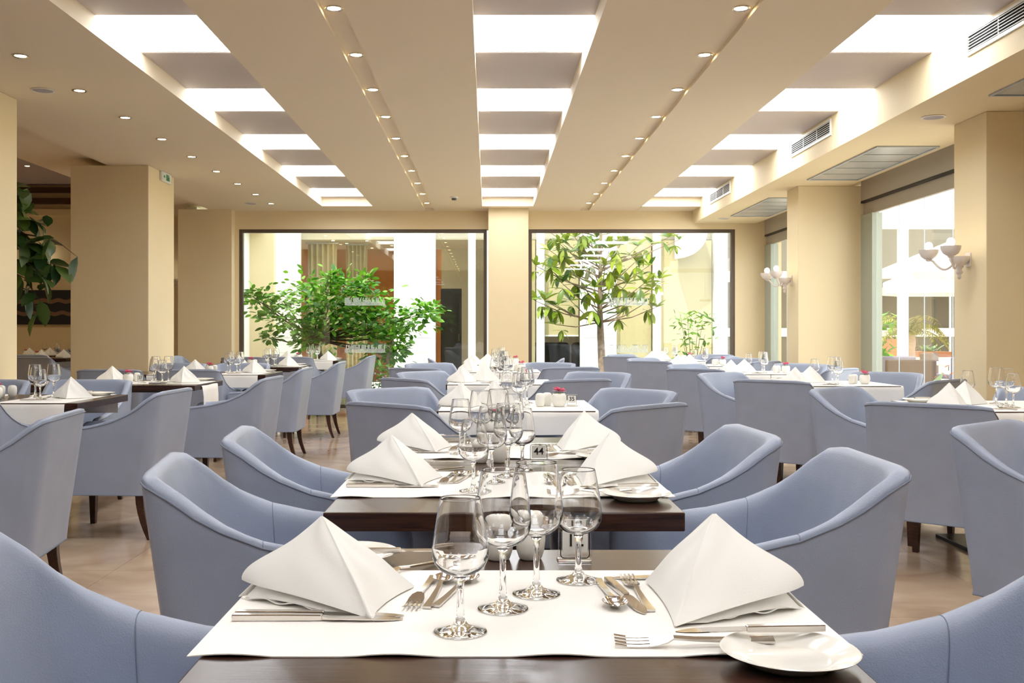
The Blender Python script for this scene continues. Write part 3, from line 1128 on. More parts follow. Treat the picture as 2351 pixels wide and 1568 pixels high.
def make_runner(name, w, l, hang0, hang1, wob=.0):
    """cloth along local x of length l on the table top, hanging over both ends"""
    r = MB()
    def prof(s):
        # s along cloth: returns (x, z)
        if s < hang0:
            return (-l / 2 - .004, -(hang0 - s))
        if s > hang0 + l:
            return (l / 2 + .004, -(s - hang0 - l))
        return (-l / 2 + (s - hang0), 0)
    tot = hang0 + l + hang1
    nu = 49
    def fn(u, v):
        s = tot * u
        x, z = prof(s)
        y = -w / 2 + w * v
        if z < -.005:
            x += (1 if x > 0 else -1) * (.006 * math.sin(v * 9 + 1) * min(1, -z / .08) + .01 * min(1, -z / .1))
        else:
            z += wob * max(0, math.sin(s * 31) + .1) * (1 - v) ** 6 
        return (x, y, z + .0016)
    r.grid(fn, nu, 12)
    return r.mesh(name, M['runner'], smooth=50, solid=.0014)
RUN_FLAT = make_runner('table_runner', .45, .83, .0, .0, .003)
RUN_HANG = make_runner('table_runner', .40, .80, .12, .12)
RUN_LONG = make_runner('table_runner', .45, 1.60, .0, .17)
def runner(me, x, y, rz, label):
    o = mobj('table_runner', me, None, loc=(x, y, .75), rot=(0, 0, rz))
    return tag(o, label, 'table runner')

TZ = .7522
def T(x, y, proto, rz, label, cat, group=None, z=TZ):
    return place(proto, x, y, z, rz, label, cat, group)

def setting_across(cx, cy, desc, row=((-.082, -.14, 0), (-.024, -.028, 1), (.028, .054, 1), (.099, .138, 0))):
    """0.8 m table, guests on its two long sides facing each other along x"""
    runner(RUN_FLAT, cx, cy - .015, 0, 'flat ivory runner across ' + desc)
    g = ' on ' + desc
    T(cx - .295, cy + .03, NKA, 0, 'white napkin folded to a point on the column side of ' + desc, 'napkin')
    T(cx + .29, cy + .0, NKB, 0, 'white napkin folded to a point on the terrace side of ' + desc, 'napkin')
    # column side guest
    T(cx - .28, cy - .085, KN, 0, 'steel knife before the column-side napkin, nearer the front edge' + g, 'knife')
    T(cx - .28, cy - .068, KN, 0, 'steel knife between its twin and the column-side napkin' + g, 'knife')
    T(cx - .145, cy + .06, FK, -PI / 2 - .12, 'steel dessert fork with tines toward the front edge' + g, 'fork')
    T(cx - .122, cy + .065, SPN, PI / 2 - .12, 'steel dessert spoon beside the dessert fork' + g, 'spoon')
    T(cx - .095, cy + .07, SPN, PI / 2 - .28, 'steel coffee spoon beside the column-side wine glass' + g, 'spoon')
    T(cx - .285, cy + .285, PLT, 0, 'white bread plate behind the column-side napkin' + g, 'plate', z=.7502)
    T(cx - .20, cy + .262, KNS, .12, 'steel butter knife on the column-side bread plate' + g, 'knife', z=.770)
    T(cx - .175, cy + .215, FK, .85 + PI, 'steel fork leaning by the column-side bread plate' + g, 'fork')
    # terrace side guest
    T(cx + .135, cy + .045, SPN, -PI / 2 + .05, 'steel dessert spoon with bowl toward the front edge' + g, 'spoon')
    T(cx + .160, cy + .035, KNS, -PI / 2 + .16, 'steel dessert knife between spoon and fork' + g, 'knife')
    T(cx + .182, cy + .055, FK, PI / 2 + .04, 'steel dessert fork with tines away from the front edge' + g, 'fork')
    T(cx + .27, cy + .15, KN, PI, 'steel knife behind the terrace-side napkin' + g, 'knife')
    T(cx + .318, cy - .262, PLT, 0, 'white bread plate with cutlery laid over it' + g, 'plate', z=.7502)
    o = T(cx + .285, cy - .205, KNS, PI + .05, 'steel butter knife resting across the terrace-side bread plate' + g, 'knife', z=.7715)
    o = T(cx + .215, cy - .202, FK, PI - .05, 'steel fork propped beside the terrace-side bread plate' + g, 'fork', z=.7572)
    o.rotation_euler = (-.32, .03, PI - .05)
    # glasses on a diagonal
    for k, (gx, gy, big) in enumerate(row):
        if big:
            T(cx + gx, cy + gy, WG2, 0, 'taller clear wine glass, %s in the diagonal row' % ('second' if k == 1 else 'third') + g, 'wine glass')
        else:
            T(cx + gx, cy + gy, WG1, 0, 'shorter clear wine glass at the %s of the diagonal row' % ('front end' if k == 0 else 'back end') + g, 'wine glass')

def condiments(x, y, desc, pot=True, z=.7502):
    T(x, y, SHK, 0, 'white porcelain shaker farther from the number stand on ' + desc, 'shaker', z=z)
    T(x + .056, y + .004, SHK, .6, 'white porcelain shaker nearer the number stand on ' + desc, 'shaker', z=z)

def setting_along(cx, cy, desc, num=None, detail=2, flip=False):
    """0.8 m table with two runners hanging over the front and back edges"""
    g = ' on ' + desc
    runner(RUN_HANG, cx - .19, cy, PI / 2, 'ivory runner hanging over the front edge, column side of ' + desc)
    runner(RUN_HANG, cx + .215, cy, PI / 2, 'ivory runner hanging over the front edge, terrace side of ' + desc)
    T(cx - .285, cy - .10, NKC, .15, 'white pointed napkin at the front of ' + desc, 'napkin')
    T(cx - .11, cy + .10, NKC, -.2, 'white napkin folded to a point behind the front napkin' + g, 'napkin')
    T(cx + .02, cy - .16, WG1, 0, 'shorter clear wine glass nearest the front edge' + g, 'wine glass')
    T(cx - .03, cy + .24, WG1, 0, 'shorter clear wine glass nearest the back edge' + g, 'wine glass')
    T(cx + .05, cy - .03, WG2, 0, 'taller clear wine glass nearer the front edge' + g, 'wine glass')
    T(cx + .075, cy + .13, WG2, 0, 'taller clear wine glass nearer the back edge' + g, 'wine glass')
    z = TZ + .0008
    T(cx + .135, cy - .12, SHK, 0, 'white porcelain shaker farther from the flower pot' + g, 'shaker', z=z)
    T(cx + .175, cy - .065, SHK, .5, 'white porcelain shaker close to the flower pot' + g, 'shaker', z=z)
    T(cx + .235, cy - .12, FP, random.random() * 6, 'white pot of pink flowers' + g, 'flower pot', z=z)
    if num:
        number_card(cx + .305, cy - .10, z, -.25, num, 'clear acrylic number stand' + g)
    T(cx - .13, cy - .29, KN, PI + .2, 'steel knife at the front napkin' + g, 'knife', z=z)
    T(cx - .06, cy - .25, SPN, PI / 2, 'steel spoon at the front napkin' + g, 'spoon', z=z)
    T(cx - .30, cy + .26, PLT, 0, 'white bread plate at the back corner' + g, 'plate', z=z)
    T(cx - .24, cy + .26, KNS, .3, 'steel butter knife on the bread plate' + g, 'knife', z=z + .0205)

# middle row
D12 = 'table twelve'
D44 = 'table forty-four'
D44B = 'the rose table'
CX = .035
def table(proto, x, y, label):
    return place(proto, x, y, 0, 0, label, 'table', 'dark wood dining tables')
table(TB, CX + .01, 1.47, 'dark wood table whose stand reads twelve')
table(TB, CX, 2.65, 'dark wood table whose stand reads forty-four')
table(TB, CX, 3.452, 'dark wood table with a rose pot, joined to table forty-four')
setting_across(CX + .01, 1.49, D12)
setting_across(CX, 2.69, D44, ((-.072, -.15, 0), (-.026, .00, 1), (.020, .11, 1), (.062, .22, 0)))
setting_across(CX, 3.43, D44B, ((-.125, -.12, 0), (-.060, -.02, 1), (.0, .07, 1), (.055, .15, 0)))
number_card(.150, 1.765, .7503, .04, '12', 'clear acrylic stand reading twelve beside two white shakers')
number_card(.152, 3.075, .7503, .03, '44', 'clear acrylic stand reading forty-four near the joint of two tables')
condiments(.018, 1.79, D12)
condiments(-.025, 3.11, D44)
T(.018, 3.78, FP, 2.2, 'white pot of pink roses among the wine glasses on ' + D44B, 'flower pot', z=.7502)

MID = [(.14, 5.52, 'table thirty-five', '35', 'dark wood table whose stand reads thirty-five'),
       (.08, 8.08, 'the third pillar table', None, 'dark wood middle-row table, third counted from the window pillar'),
       (.10, 10.35, 'the second pillar table', None, 'dark wood middle-row table, second counted from the window pillar'),
       (.10, 12.6, 'the first pillar table', None, 'dark wood table just before the window pillar')]
for x, y, d, num, lab in MID:
    table(TB, x, y, lab)
    setting_along(x, y, d, num)

TER = [(2.72, 5.48, 'the fifth terrace-row table', 'fifth'),
       (2.62, 7.85, 'the fourth terrace-row table', 'fourth'),
       (2.62, 9.9, 'the third terrace-row table', 'third'),
       (2.52, 12.1, 'the second terrace-row table', 'second'),
       (2.55, 14.2, 'the first terrace-row table', 'first')]
for x, y, d, o in TER:
    table(TB, x, y, 'dark wood terrace-row table, %s from the courtyard window' % o)
    setting_along(x, y, d)

COLR = [(-3.09, 6.08, 'the fifth column-row table', None, 'fifth'),
        (-2.98, 7.97, 'table thirty-seven', '37', 'fourth'),
        (-2.86, 9.82, 'the third column-row table', None, 'third'),
        (-2.92, 11.8, 'the second column-row table', None, 'second'),
        (-2.85, 14.3, 'the first column-row table', None, 'first')]
def setting_long(cx, cy, d, num, variant):
    g = ' on ' + d
    z = TZ + .0008
    if variant == 0:
        runner(RUN_HANG, cx + .53, cy, PI / 2, 'ivory runner hanging from the front edge near the aisle, ' + d)
        runner(RUN_HANG, cx - .1, cy, PI / 2, 'ivory runner hanging from the inner front edge of ' + d)
    else:
        runner(RUN_LONG, cx, cy, 0, 'long ivory runner hanging over the aisle end of ' + d)
    T(cx + .02, cy + .05, NKC, .3, 'white napkin folded to a point, away from the aisle on ' + d, 'napkin')
    T(cx + .60, cy + .0, NKC, -.1, 'white napkin folded to a point at the aisle end of ' + d, 'napkin')
    T(cx + .47, cy - .12, WG1, 0, 'shorter clear wine glass nearest the aisle-end napkin' + g, 'wine glass')
    T(cx + .36, cy + .06, WG2, 0, 'taller clear wine glass nearer the front edge' + g, 'wine glass')
    T(cx + .43, cy + .16, WG2, 0, 'taller clear wine glass nearer the back edge' + g, 'wine glass')
    T(cx + .30, cy + .20, WG1, 0, 'shorter clear wine glass farthest from the aisle end' + g, 'wine glass')
    T(cx + .20, cy - .10, FP, random.random() * 6, 'white pot of pink flowers' + g, 'flower pot', z=z)
    T(cx + .135, cy + .1, SHK, 0, 'white porcelain shaker farther from the flower pot' + g, 'shaker', z=z)
    T(cx + .19, cy + .13, SHK, .5, 'white porcelain shaker close to the flower pot' + g, 'shaker', z=z)
    if num:
        number_card(cx + .29, cy - .08, z, -.3, num, 'clear acrylic stand reading thirty-seven beside a flower pot')
    T(cx + .68, cy + .27, PLT, 0, 'white bread plate near the aisle-end corner' + g, 'plate', z=z)
    T(cx + .62, cy + .27, KNS, .2, 'steel butter knife on the bread plate' + g, 'knife', z=z + .0205)
    T(cx + .52, cy - .22, KN, .1, 'steel knife at the aisle-end napkin' + g, 'knife', z=z)
    T(cx + .47, cy + .0, SPN, PI / 2, 'steel spoon at the aisle-end napkin' + g, 'spoon', z=z)
for k, (x, y, d, num, o) in enumerate(COLR):
    table(TB2, x, y, 'long dark wood column-row table, %s from the courtyard window' % o)
    setting_long(x, y, d, num, 0 if k in (0, 2, 4) else 1)

# side room tables
for k, (x, y, n) in enumerate(((-6.7, 15.6, 'nearer the courtyard wall'), (-7.6, 17.2, 'under the painting'))):
    table(TB, x, y, 'dark wood table in the side room ' + n)
    d = 'the side-room table ' + n
    T(x - .1, y - .1, NKC, 0, 'white pointed napkin at the front of ' + d, 'napkin', z=.7502)
    T(x + .2, y, NKC, .2, 'white pointed napkin behind the front napkin on ' + d, 'napkin', z=.7502)
    T(x - .25, y + .1, FP, 0, 'white pot of pink flowers on ' + d, 'flower pot', z=.7502)
    T(x + .05, y + .15, WG2, 0, 'clear wine glass between the napkins on ' + d, 'wine glass', None, z=.7502)
    T(x + .25, y + .15, WG2, 0, 'clear wine glass behind the napkin on ' + d, 'wine glass', None, z=.7502)

# ------------------------------------------------------------------ chairs
GM, GT, GC, GS = 'armchairs of the middle row', 'armchairs of the terrace row', 'armchairs of the column row', 'armchairs of the side room'
# middle of the top of the back (x, y), facing direction (dx, dy)
for q in (
        (-0.850, 1.490, 0.998, 0.060, 'at the column side of table twelve', GM),
        (1.030, 1.470, -1.000, 0.030, 'at the terrace side of table twelve', GM),
        (-0.825, 2.600, 0.986, 0.168, 'at the column side of table forty-four', GM),
        (1.010, 2.720, -1.000, 0.020, 'at the terrace side of table forty-four', GM),
        (-0.835, 3.400, 0.994, 0.109, 'at the column side of the rose table', GM),
        (0.895, 3.460, -0.999, -0.050, 'at the terrace side of the rose table', GM),
        (-0.472, 4.730, 0.661, 0.751, 'angled at the front column-side corner of table thirty-five', GM),
        (0.742, 4.651, -0.702, 0.712, 'angled at the front terrace-side corner of table thirty-five', GM),
        (-0.584, 5.988, 0.600, -0.800, 'angled at the back column-side corner of table thirty-five', GM),
        (0.863, 5.890, -0.741, -0.671, 'angled at the back terrace-side corner of table thirty-five', GM),
        (-0.600, 7.220, 0.760, 0.650, 'angled at the front column-side corner of the third pillar table', GM),
        (0.628, 7.113, -0.503, 0.865, 'angled at the front terrace-side corner of the third pillar table', GM),
        (-0.559, 8.504, 0.741, -0.671, 'angled at the back column-side corner of the third pillar table', GM),
        (0.909, 8.378, -0.503, -0.865, 'angled at the back terrace-side corner of the third pillar table', GM),
        (-0.670, 9.300, 0.503, 0.865, 'angled at the front column-side corner of the second pillar table', GM),
        (0.779, 9.537, -0.301, 0.954, 'angled at the front terrace-side corner of the second pillar table', GM),
        (-0.623, 10.755, 0.503, -0.865, 'angled at the back column-side corner of the second pillar table', GM),
        (0.666, 10.922, -0.406, -0.914, 'angled at the back terrace-side corner of the second pillar table', GM),
        (-0.720, 12.600, 0.995, 0.100, 'at the column side of the first pillar table', GM),
        (0.920, 12.600, -0.995, 0.100, 'at the terrace side of the first pillar table', GM),
        (1.820, 3.720, 0.661, -0.751, 'standing angled alone ahead of the terrace row', GT),
        (2.032, 4.722, 0.650, 0.760, 'angled at the front aisle-side corner of the fifth terrace-row table', GT),
        (2.063, 6.058, 0.661, -0.751, 'angled at the back aisle-side corner of the fifth terrace-row table', GT),
        (3.297, 5.983, -0.661, -0.751, 'angled at the back glass-side corner of the fifth terrace-row table', GT),
        (1.937, 6.982, 0.687, 0.727, 'angled at the front aisle-side corner of the fourth terrace-row table', GT),
        (1.880, 8.259, 0.622, -0.783, 'angled at the back aisle-side corner of the fourth terrace-row table', GT),
        (3.175, 7.042, -0.661, 0.751, 'angled at the front glass-side corner of the fourth terrace-row table', GT),
        (3.260, 8.350, -0.552, -0.834, 'angled at the back glass-side corner of the fourth terrace-row table', GT),
        (1.853, 9.128, 0.622, 0.783, 'angled at the front aisle-side corner of the third terrace-row table', GT),
        (2.014, 10.389, 0.622, -0.783, 'angled at the back aisle-side corner of the third terrace-row table', GT),
        (3.200, 9.200, -0.661, 0.751, 'angled at the front glass-side corner of the third terrace-row table', GT),
        (3.250, 10.600, -0.600, -0.800, 'angled at the back glass-side corner of the third terrace-row table', GT),
        (1.814, 11.505, 0.622, 0.783, 'angled at the front aisle-side corner of the second terrace-row table', GT),
        (1.936, 12.795, 0.622, -0.783, 'angled at the back aisle-side corner of the second terrace-row table', GT),
        (3.137, 11.482, -0.661, 0.751, 'angled at the front glass-side corner of the second terrace-row table', GT),
        (3.213, 12.768, -0.600, -0.800, 'angled at the back glass-side corner of the second terrace-row table', GT),
        (1.779, 13.630, 0.622, 0.783, 'angled at the front aisle-side corner of the first terrace-row table', GT),
        (1.941, 14.890, 0.622, -0.783, 'angled at the back aisle-side corner of the first terrace-row table', GT),
        (3.149, 13.533, -0.600, 0.800, 'angled at the front glass-side corner of the first terrace-row table', GT),
        (3.301, 14.817, -0.600, -0.800, 'angled at the back glass-side corner of the first terrace-row table', GT),
        (-1.745, 4.190, -0.993, -0.121, 'standing sideways in the aisle ahead of the column row', GC),
        (-1.800, 5.850, -0.999, 0.050, 'at the aisle end of the fifth column-row table', GC),
        (-1.590, 7.520, -0.999, 0.050, 'at the aisle end of the fourth column-row table', GC),
        (-1.673, 9.380, -1.000, 0.000, 'at the aisle end of the third column-row table', GC),
        (-1.620, 11.250, -1.000, 0.000, 'at the aisle end of the second column-row table', GC),
        (-1.605, 14.048, -0.999, 0.040, 'at the aisle end of the first column-row table', GC),
        (-2.820, 5.250, 0.030, 1.000, 'at the front aisle-end seat of the fifth column-row table', GC),
        (-3.480, 5.250, 0.030, 1.000, 'at the front column-end seat of the fifth column-row table', GC),
        (-2.750, 7.040, 0.030, -1.000, 'at the back aisle-end seat of the fifth column-row table', GC),
        (-3.450, 7.040, 0.030, -1.000, 'at the back column-end seat of the fifth column-row table', GC),
        (-2.637, 8.950, 0.030, 1.000, 'at the front aisle-end seat of the third column-row table', GC),
        (-3.330, 8.950, 0.030, 1.000, 'at the front column-end seat of the third column-row table', GC),
        (-2.580, 10.720, 0.030, -1.000, 'at the back aisle-end seat of the third column-row table', GC),
        (-3.250, 10.720, 0.030, -1.000, 'at the back column-end seat of the third column-row table', GC),
        (-2.575, 13.302, 0.030, 1.000, 'at the front aisle-end seat of the first column-row table', GC),
        (-3.200, 13.300, 0.030, 1.000, 'at the front column-end seat of the first column-row table', GC),
        (-4.300, 13.900, 0.995, -0.100, 'facing the aisle behind the second indoor column', GC),
        (-6.600, 14.578, 0.000, 1.000, 'in the side room before the nearer table', GS),
        (-5.900, 15.522, -1.000, 0.000, 'in the side room at the end of the nearer table', GS),
        (-7.500, 18.200, 0.000, -1.000, 'in the side room under the wavy painting', GS),
        (-6.750, 17.200, -1.000, 0.000, 'in the side room at the end of the farther table', GS),
        (-5.900, 13.200, 0.287, 0.958, 'in the side room behind the near indoor column', GS),
):
    chair(*q)

# ------------------------------------------------------------------ plants
def leaf_mesh(name, L, W, mat, curl=.15, fold=.12, n=5):
    m = MB()
    for i in range(n):
        t = i / (n - 1)
        w = W * math.sin(PI * min(1, .06 + .90 * t)) ** .75 if 0 < i < n - 1 else W * .06
        x = L * t
        z = -curl * L * t * t
        m.v += [(x, -w, z + fold * w), (x, 0, z), (x, w, z + fold * w)]
    for i in range(n - 1):
        for q in range(2):
            m.f.append((3 * i + q, 3 * i + q + 1, 3 * i + q + 4, 3 * i + q + 3))
    return m.mesh(name, mat, smooth=80)

def leaf_matrix(p, d, roll=0, s=1.0):
    d = Vector(d).normalized()
    up = Vector((0, 0, 1))
    y = up.cross(d)
    if y.length < 1e-3:
        y = Vector((0, 1, 0))
    y.normalize()
    z = d.cross(y)
    R = Matrix((d, y, z)).transposed()
    return Matrix.Translation(p) @ R.to_4x4() @ Matrix.Rotation(roll, 4, 'X') @ Matrix.Scale(s, 4)

def add_leaf(name, me, parent, p, d, roll=0, s=1.0):
    o = mobj(name, me, parent)
    o.matrix_local = leaf_matrix(p, d, roll, s)
    return o

def leaf_stuff(name, me, mats, parent, mat):
    m = MB()
    vs = [v.co.copy() for v in me.vertices]
    fs = [tuple(p.vertices) for p in me.polygons]
    for T_ in mats:
        m.add([T_ @ v for v in vs], fs)
    o = m.obj(name, mat, parent, smooth=80)
    o['kind'] = 'stuff'
    return o

def wobble(a, b, n, amp, rnd):
    a, b = Vector(a), Vector(b)
    out = []
    for k in range(n + 1):
        t = k / n
        w = math.sin(PI * t)
        out.append(a.lerp(b, t) + Vector((rnd.uniform(-1, 1), rnd.uniform(-1, 1), rnd.uniform(-1, 1))) * amp * w)
    return out

# citrus tree in the courtyard
rnd = random.Random(11)
YC = 17.2
def PX(x, y, Y):
    return ((x - 1121) * Y / FPX, Y, 1.15 + (761 - y) * Y / FPX)
ct = empty('citrus_tree', (PX(735, 800, YC)[0], YC, 0))
o0 = Vector(ct.location)
def loc(x, y, Y):
    return Vector(PX(x, y, Y)) - o0
fork = loc(722, 778, YC)
MB().tube([Vector((-.02, 0, 0)), Vector((.03, 0, .4)), Vector((0, 0, .75)), fork], [.055, .05, .045, .04], 10).obj('trunk', M['darkbark'], ct, smooth=70)
clusters = [((600, 690), .20), ((650, 690), .18), ((580, 680), .10), ((700, 660), .22), ((720, 700), .30), ((690, 740), .28), ((640, 735), .22), ((760, 690), .30), ((790, 660), .24),
            ((835, 650), .16), ((850, 690), .28), ((800, 730), .34), ((860, 740), .32), ((760, 760), .30), ((900, 720), .26), ((905, 770), .26), ((940, 735), .22), ((970, 720), .20), ((990, 705), .12),
            ((880, 800), .22), ((905, 808), .18), ((620, 775), .10), ((840, 770), .26), ((760, 640), .12), ((700, 780), .16), ((830, 700), .3), ((780, 700), .3), ((880, 760), .28), ((740, 730), .3)]
tips = []
for (x, y), s in clusters:
    Y = YC + rnd.uniform(-.5, .5)
    c = loc(x, y, Y)
    mid = fork.lerp(c, .5) + Vector((0, 0, -.05))
    pts = [fork, mid + Vector((rnd.uniform(-.05, .05), 0, rnd.uniform(-.05, .05))), c]
    MB().tube(pts, [.022, .014, .005], 6).obj('branch', M['darkbark'], ct, smooth=70)
    tips.append((c, s))
for bx_, by_ in ((760, 760), (800, 735)):
    pass
LCIT = leaf_mesh('leaf', .125, .032, M['citrus'], .12)
allm = []
for c, s in tips:
    n = int(44 + 260 * s)
    for k in range(n):
        v = Vector((rnd.gauss(0, 1), rnd.gauss(0, 1), rnd.gauss(0, .8)))
        p = c + v * s * .62
        d = Vector((v.x + rnd.uniform(-.8, .8), v.y + rnd.uniform(-.8, .8) - .3, v.z * .5 + rnd.uniform(-.5, .6)))
        allm.append((p, d, rnd.uniform(-.9, .9), rnd.uniform(.7, 1.25)))
allm.sort(key=lambda q: q[0].y)
for p, d, ro, s in allm[:290]:
    add_leaf('leaf', LCIT, ct, p, d, ro, s)
leaf_stuff('inner_foliage', LCIT, [leaf_matrix(*q) for q in allm[290:]], ct, M['citrus'])
tag(ct, 'spreading bright green citrus tree outside the courtyard window nearer the indoor columns', 'tree')

# second slim trunk with pale bark under the citrus crown
st = empty('slim_tree', (PX(893, 860, 16.6)[0], 16.6, 0))
MB().tube([(0, 0, 0), (0, 0, .4), (-.03, 0, .7), (.06, .05, 1.0)], [.03, .026, .022, .015], 8).obj('trunk', M['bark'], st, smooth=70)
for k in range(50):
    v = Vector((rnd.gauss(0, 1), rnd.gauss(0, 1), rnd.gauss(0, .8)))
    add_leaf('leaf', LCIT, st, Vector((.08, .05, 1.0)) + v * .13, v + Vector((0, -.4, 0)), rnd.uniform(-.8, .8), rnd.uniform(.8, 1.2))
tag(st, 'slim pale-barked young tree standing beside the citrus tree', 'tree')

# magnolia
YM = 17.6
mg = empty('magnolia_tree', (PX(1384, 860, YM)[0], YM, 0))
o0 = Vector(mg.location)
trunk = [Vector((0, 0, 0)), loc(1383, 860, YM), loc(1379, 770, YM), loc(1377, 700, YM), loc(1378, 640, YM), loc(1379, 560, YM), loc(1381, 480, YM)]
MB().tube(trunk, [.075, .07, .062, .045, .035, .028, .02], 10).obj('trunk', M['bark'], mg, smooth=70)
ros = [(1230, 610, .8), (1228, 690, 1), (1250, 690, 1.1), (1262, 575, 1.1), (1285, 560, 1), (1300, 555, 1.1), (1320, 545, 1), (1280, 600, 1.1), (1270, 620, 1.1), (1290, 650, 1.1), (1275, 700, 1.0), (1310, 690, .9),
       (1335, 600, 1), (1350, 560, 1), (1360, 600, 1), (1330, 640, 1.1), (1340, 665, 1), (1365, 660, 1.2), (1375, 700, 1.3), (1390, 610, 1.2), (1400, 570, 1.3), (1425, 560, 1.1), (1420, 600, 1), (1410, 640, 1.4),
       (1440, 650, 1.2), (1425, 720, 1.0), (1465, 565, 1), (1460, 600, 1), (1480, 650, 1.1), (1500, 660, .9), (1515, 640, 1), (1475, 700, .9), (1508, 705, .8), (1500, 560, .9), (1535, 545, .9), (1560, 550, .7), (1490, 610, .8),
       (1265, 535, 1), (1330, 525, 1), (1400, 520, 1), (1450, 520, 1), (1300, 600, 1), (1275, 745, .8), (1370, 545, 1.1), (1345, 530, 1), (1310, 580, 1), (1385, 660, 1.1), (1452, 690, .9)]
LMAG = leaf_mesh('leaf', .29, .050, M['magn'], .18, .2)
mleaves = []
for x, y, s in ros:
    Y = YM + rnd.uniform(-.55, .45)
    c = loc(x, y, Y)
    ty = min(max(y + 60, 560), 740)
    a = loc(1378, ty, YM)
    mid = a.lerp(c, .55) + Vector((0, 0, -.06))
    MB().tube([a, mid, c], [.014, .010, .005], 6).obj('branch', M['bark'], mg, smooth=70)
    for j, (oc, n, els) in enumerate((((0, 0, 0), 7, (1.0, .75, .5, .3)), ((rnd.uniform(-.12, .12), rnd.uniform(-.1, .1), -.10), 6, (.1, -.4, -.9, -1.2)))):
        for k in range(n):
            az = 2 * PI * k / n + rnd.uniform(-.3, .3)
            el = rnd.choice(els) + rnd.uniform(-.15, .15)
            d = (math.cos(az) * math.cos(el), math.sin(az) * math.cos(el), math.sin(el))
            mleaves.append((c + Vector(oc), d, rnd.uniform(-.4, .4), s * rnd.uniform(.7, 1.0)))
mleaves.sort(key=lambda q: q[0].y)
for q in mleaves[:295]:
    add_leaf('leaf', LMAG, mg, *q)
leaf_stuff('inner_foliage', LMAG, [leaf_matrix(*q) for q in mleaves[295:]], mg, M['magn'])
tag(mg, 'magnolia tree with yellow-green leaf rosettes outside the courtyard window nearer the terrace', 'tree')

# low shrubs in the courtyard
def shrub(name, x, Y, h, w, n, mat, lab, cat='shrub', ll=.10, lw=.022, flowers=0):
    r = empty(name, (x, Y, 0))
    lm = leaf_mesh('leaf', ll, lw, mat, .2)
    for k in range(7):
        a = 2 * PI * k / 7
        e = Vector((math.cos(a) * w * .55, math.sin(a) * w * .55, h * rnd.uniform(.6, 1)))
        MB().tube([(0, 0, 0), e * .5 + Vector((0, 0, h * .1)), e], [.008, .006, .003], 5).obj('stem', M['darkbark'], r)
    for k in range(n):
        v = Vector((rnd.gauss(0, .45) * w, rnd.gauss(0, .45) * w, h * (1 - rnd.random() ** 1.6 * .95)))
        add_leaf('leaf', lm, r, v, (rnd.uniform(-1, 1), rnd.uniform(-1, .6), rnd.uniform(-.2, .9)), rnd.uniform(-.8, .8), rnd.uniform(.7, 1.2))
    for k in range(flowers):
        p = MB()
        c = (rnd.gauss(0, .4) * w, rnd.gauss(0, .3) * w - .05, h * rnd.uniform(.5, 1.02))
        for q in range(6):
            a = 2 * PI * q / 6
            petal(p, c, (math.cos(a), -.4, math.sin(a)), (0, -1, 0), .018, .009, .002)
        p.obj('blossom', M['pink'] if flowers < 5 else pmat_blossom, r, smooth=80)
    return tag(r, lab, cat)
pmat_blossom = leaf_mat('pale_blossom', (236, 214, 226), (250, 240, 240), .6, .3)
shrub('flowering_shrub', -1.78, 15.95, .62, .42, 190, M['citrus'], 'low green shrub with pale blossoms just outside the courtyard window', flowers=24)
shrub('low_shrub', -2.6, 16.2, .4, .4, 140, M['citrus'], 'low leafy shrub beside the flowering shrub')
shrub('tall_shrub', PX(1590, 800, 17)[0], 17.0, 1.45, .38, 200, M['citrus'], 'loose tall shrub near the courtyard corner by the terrace', ll=.12)
shrub('low_shrub', .95, 16.2, .45, .3, 80, M['citrus'], 'small leafy shrub outside beside the window pillar')

# ------------------------------------------------------------------ courtyard ground and opposite building
struct(bx(-4.45, 4.4, YB + .2, 20.45, -.2, -.02).obj('ground_courtyard', M['lawn']))
gm = MB()
rg = random.Random(5)
for k in range(5200):
    x, y = rg.uniform(-4.0, 4.3), rg.uniform(YB + .25, 18.4)
    a = rg.uniform(0, PI)
    h = rg.uniform(.03, .08)
    w = .005
    lx, ly = rg.uniform(-.02, .02), rg.uniform(-.02, .02)
    o = len(gm.v)
    gm.v += [(x - w * math.cos(a), y - w * math.sin(a), -.02), (x + w * math.cos(a), y + w * math.sin(a), -.02), (x + lx, y + ly, h - .02)]
    gm.f.append((o, o + 1, o + 2))
g = gm.obj('grass', M['grass'])
tag(g, 'short green lawn grass filling the courtyard', 'grass')
g['kind'] = 'stuff'

YO = 20.5
def OX(x):
    return (x - 1121) * YO / FPX
op = struct(empty('wall_opposite', (0, YO, 0)))
def opart(name, x0, x1, z0, z1, mat, y0=0, y1=.25):
    return bx(OX(x0), OX(x1), y0, y1, z0, z1).obj(name, M[mat], op)
opart('upper_facade', 380, 1646, 3.3, 4.6, 'clad')
opart('plinth', 380, 1646, -.1, .12, 'clad')
# clad piers from separate panels
for x0, x1 in ((380, 470), (612, 668), (905, 990), (1338, 1415)):
    z = .12
    for hgt in (.30, .30, .30, .30, .30, .85, .80):
        opart('cladding_panel', x0, x1, z + .006, z + hgt, 'clad', -.05, .25)
        z += hgt
    opart('pier_core', x0 + 2, x1 - 2, .12, 3.3, 'alu', 0, .24)
# glazing bars and panes
for x0, x1 in ((600, 612), (668, 690), (990, 1000), (1075, 1092), (1332, 1338), (1232, 1250), (1500, 1517), (470, 480), (1116, 1122)):
    opart('mullion', x0, x1, .12, 3.3, 'white', -.04, .10)
for x0, x1 in ((480, 600), (690, 905), (1000, 1075), (1092, 1116), (1122, 1232), (1250, 1332), (1415, 1500), (1517, 1640)):
    opart('pane', x0, x1, .12, 3.3, 'pane', .04, .05)
opart('end_pier', 1640, 1646, .12, 3.3, 'clad')
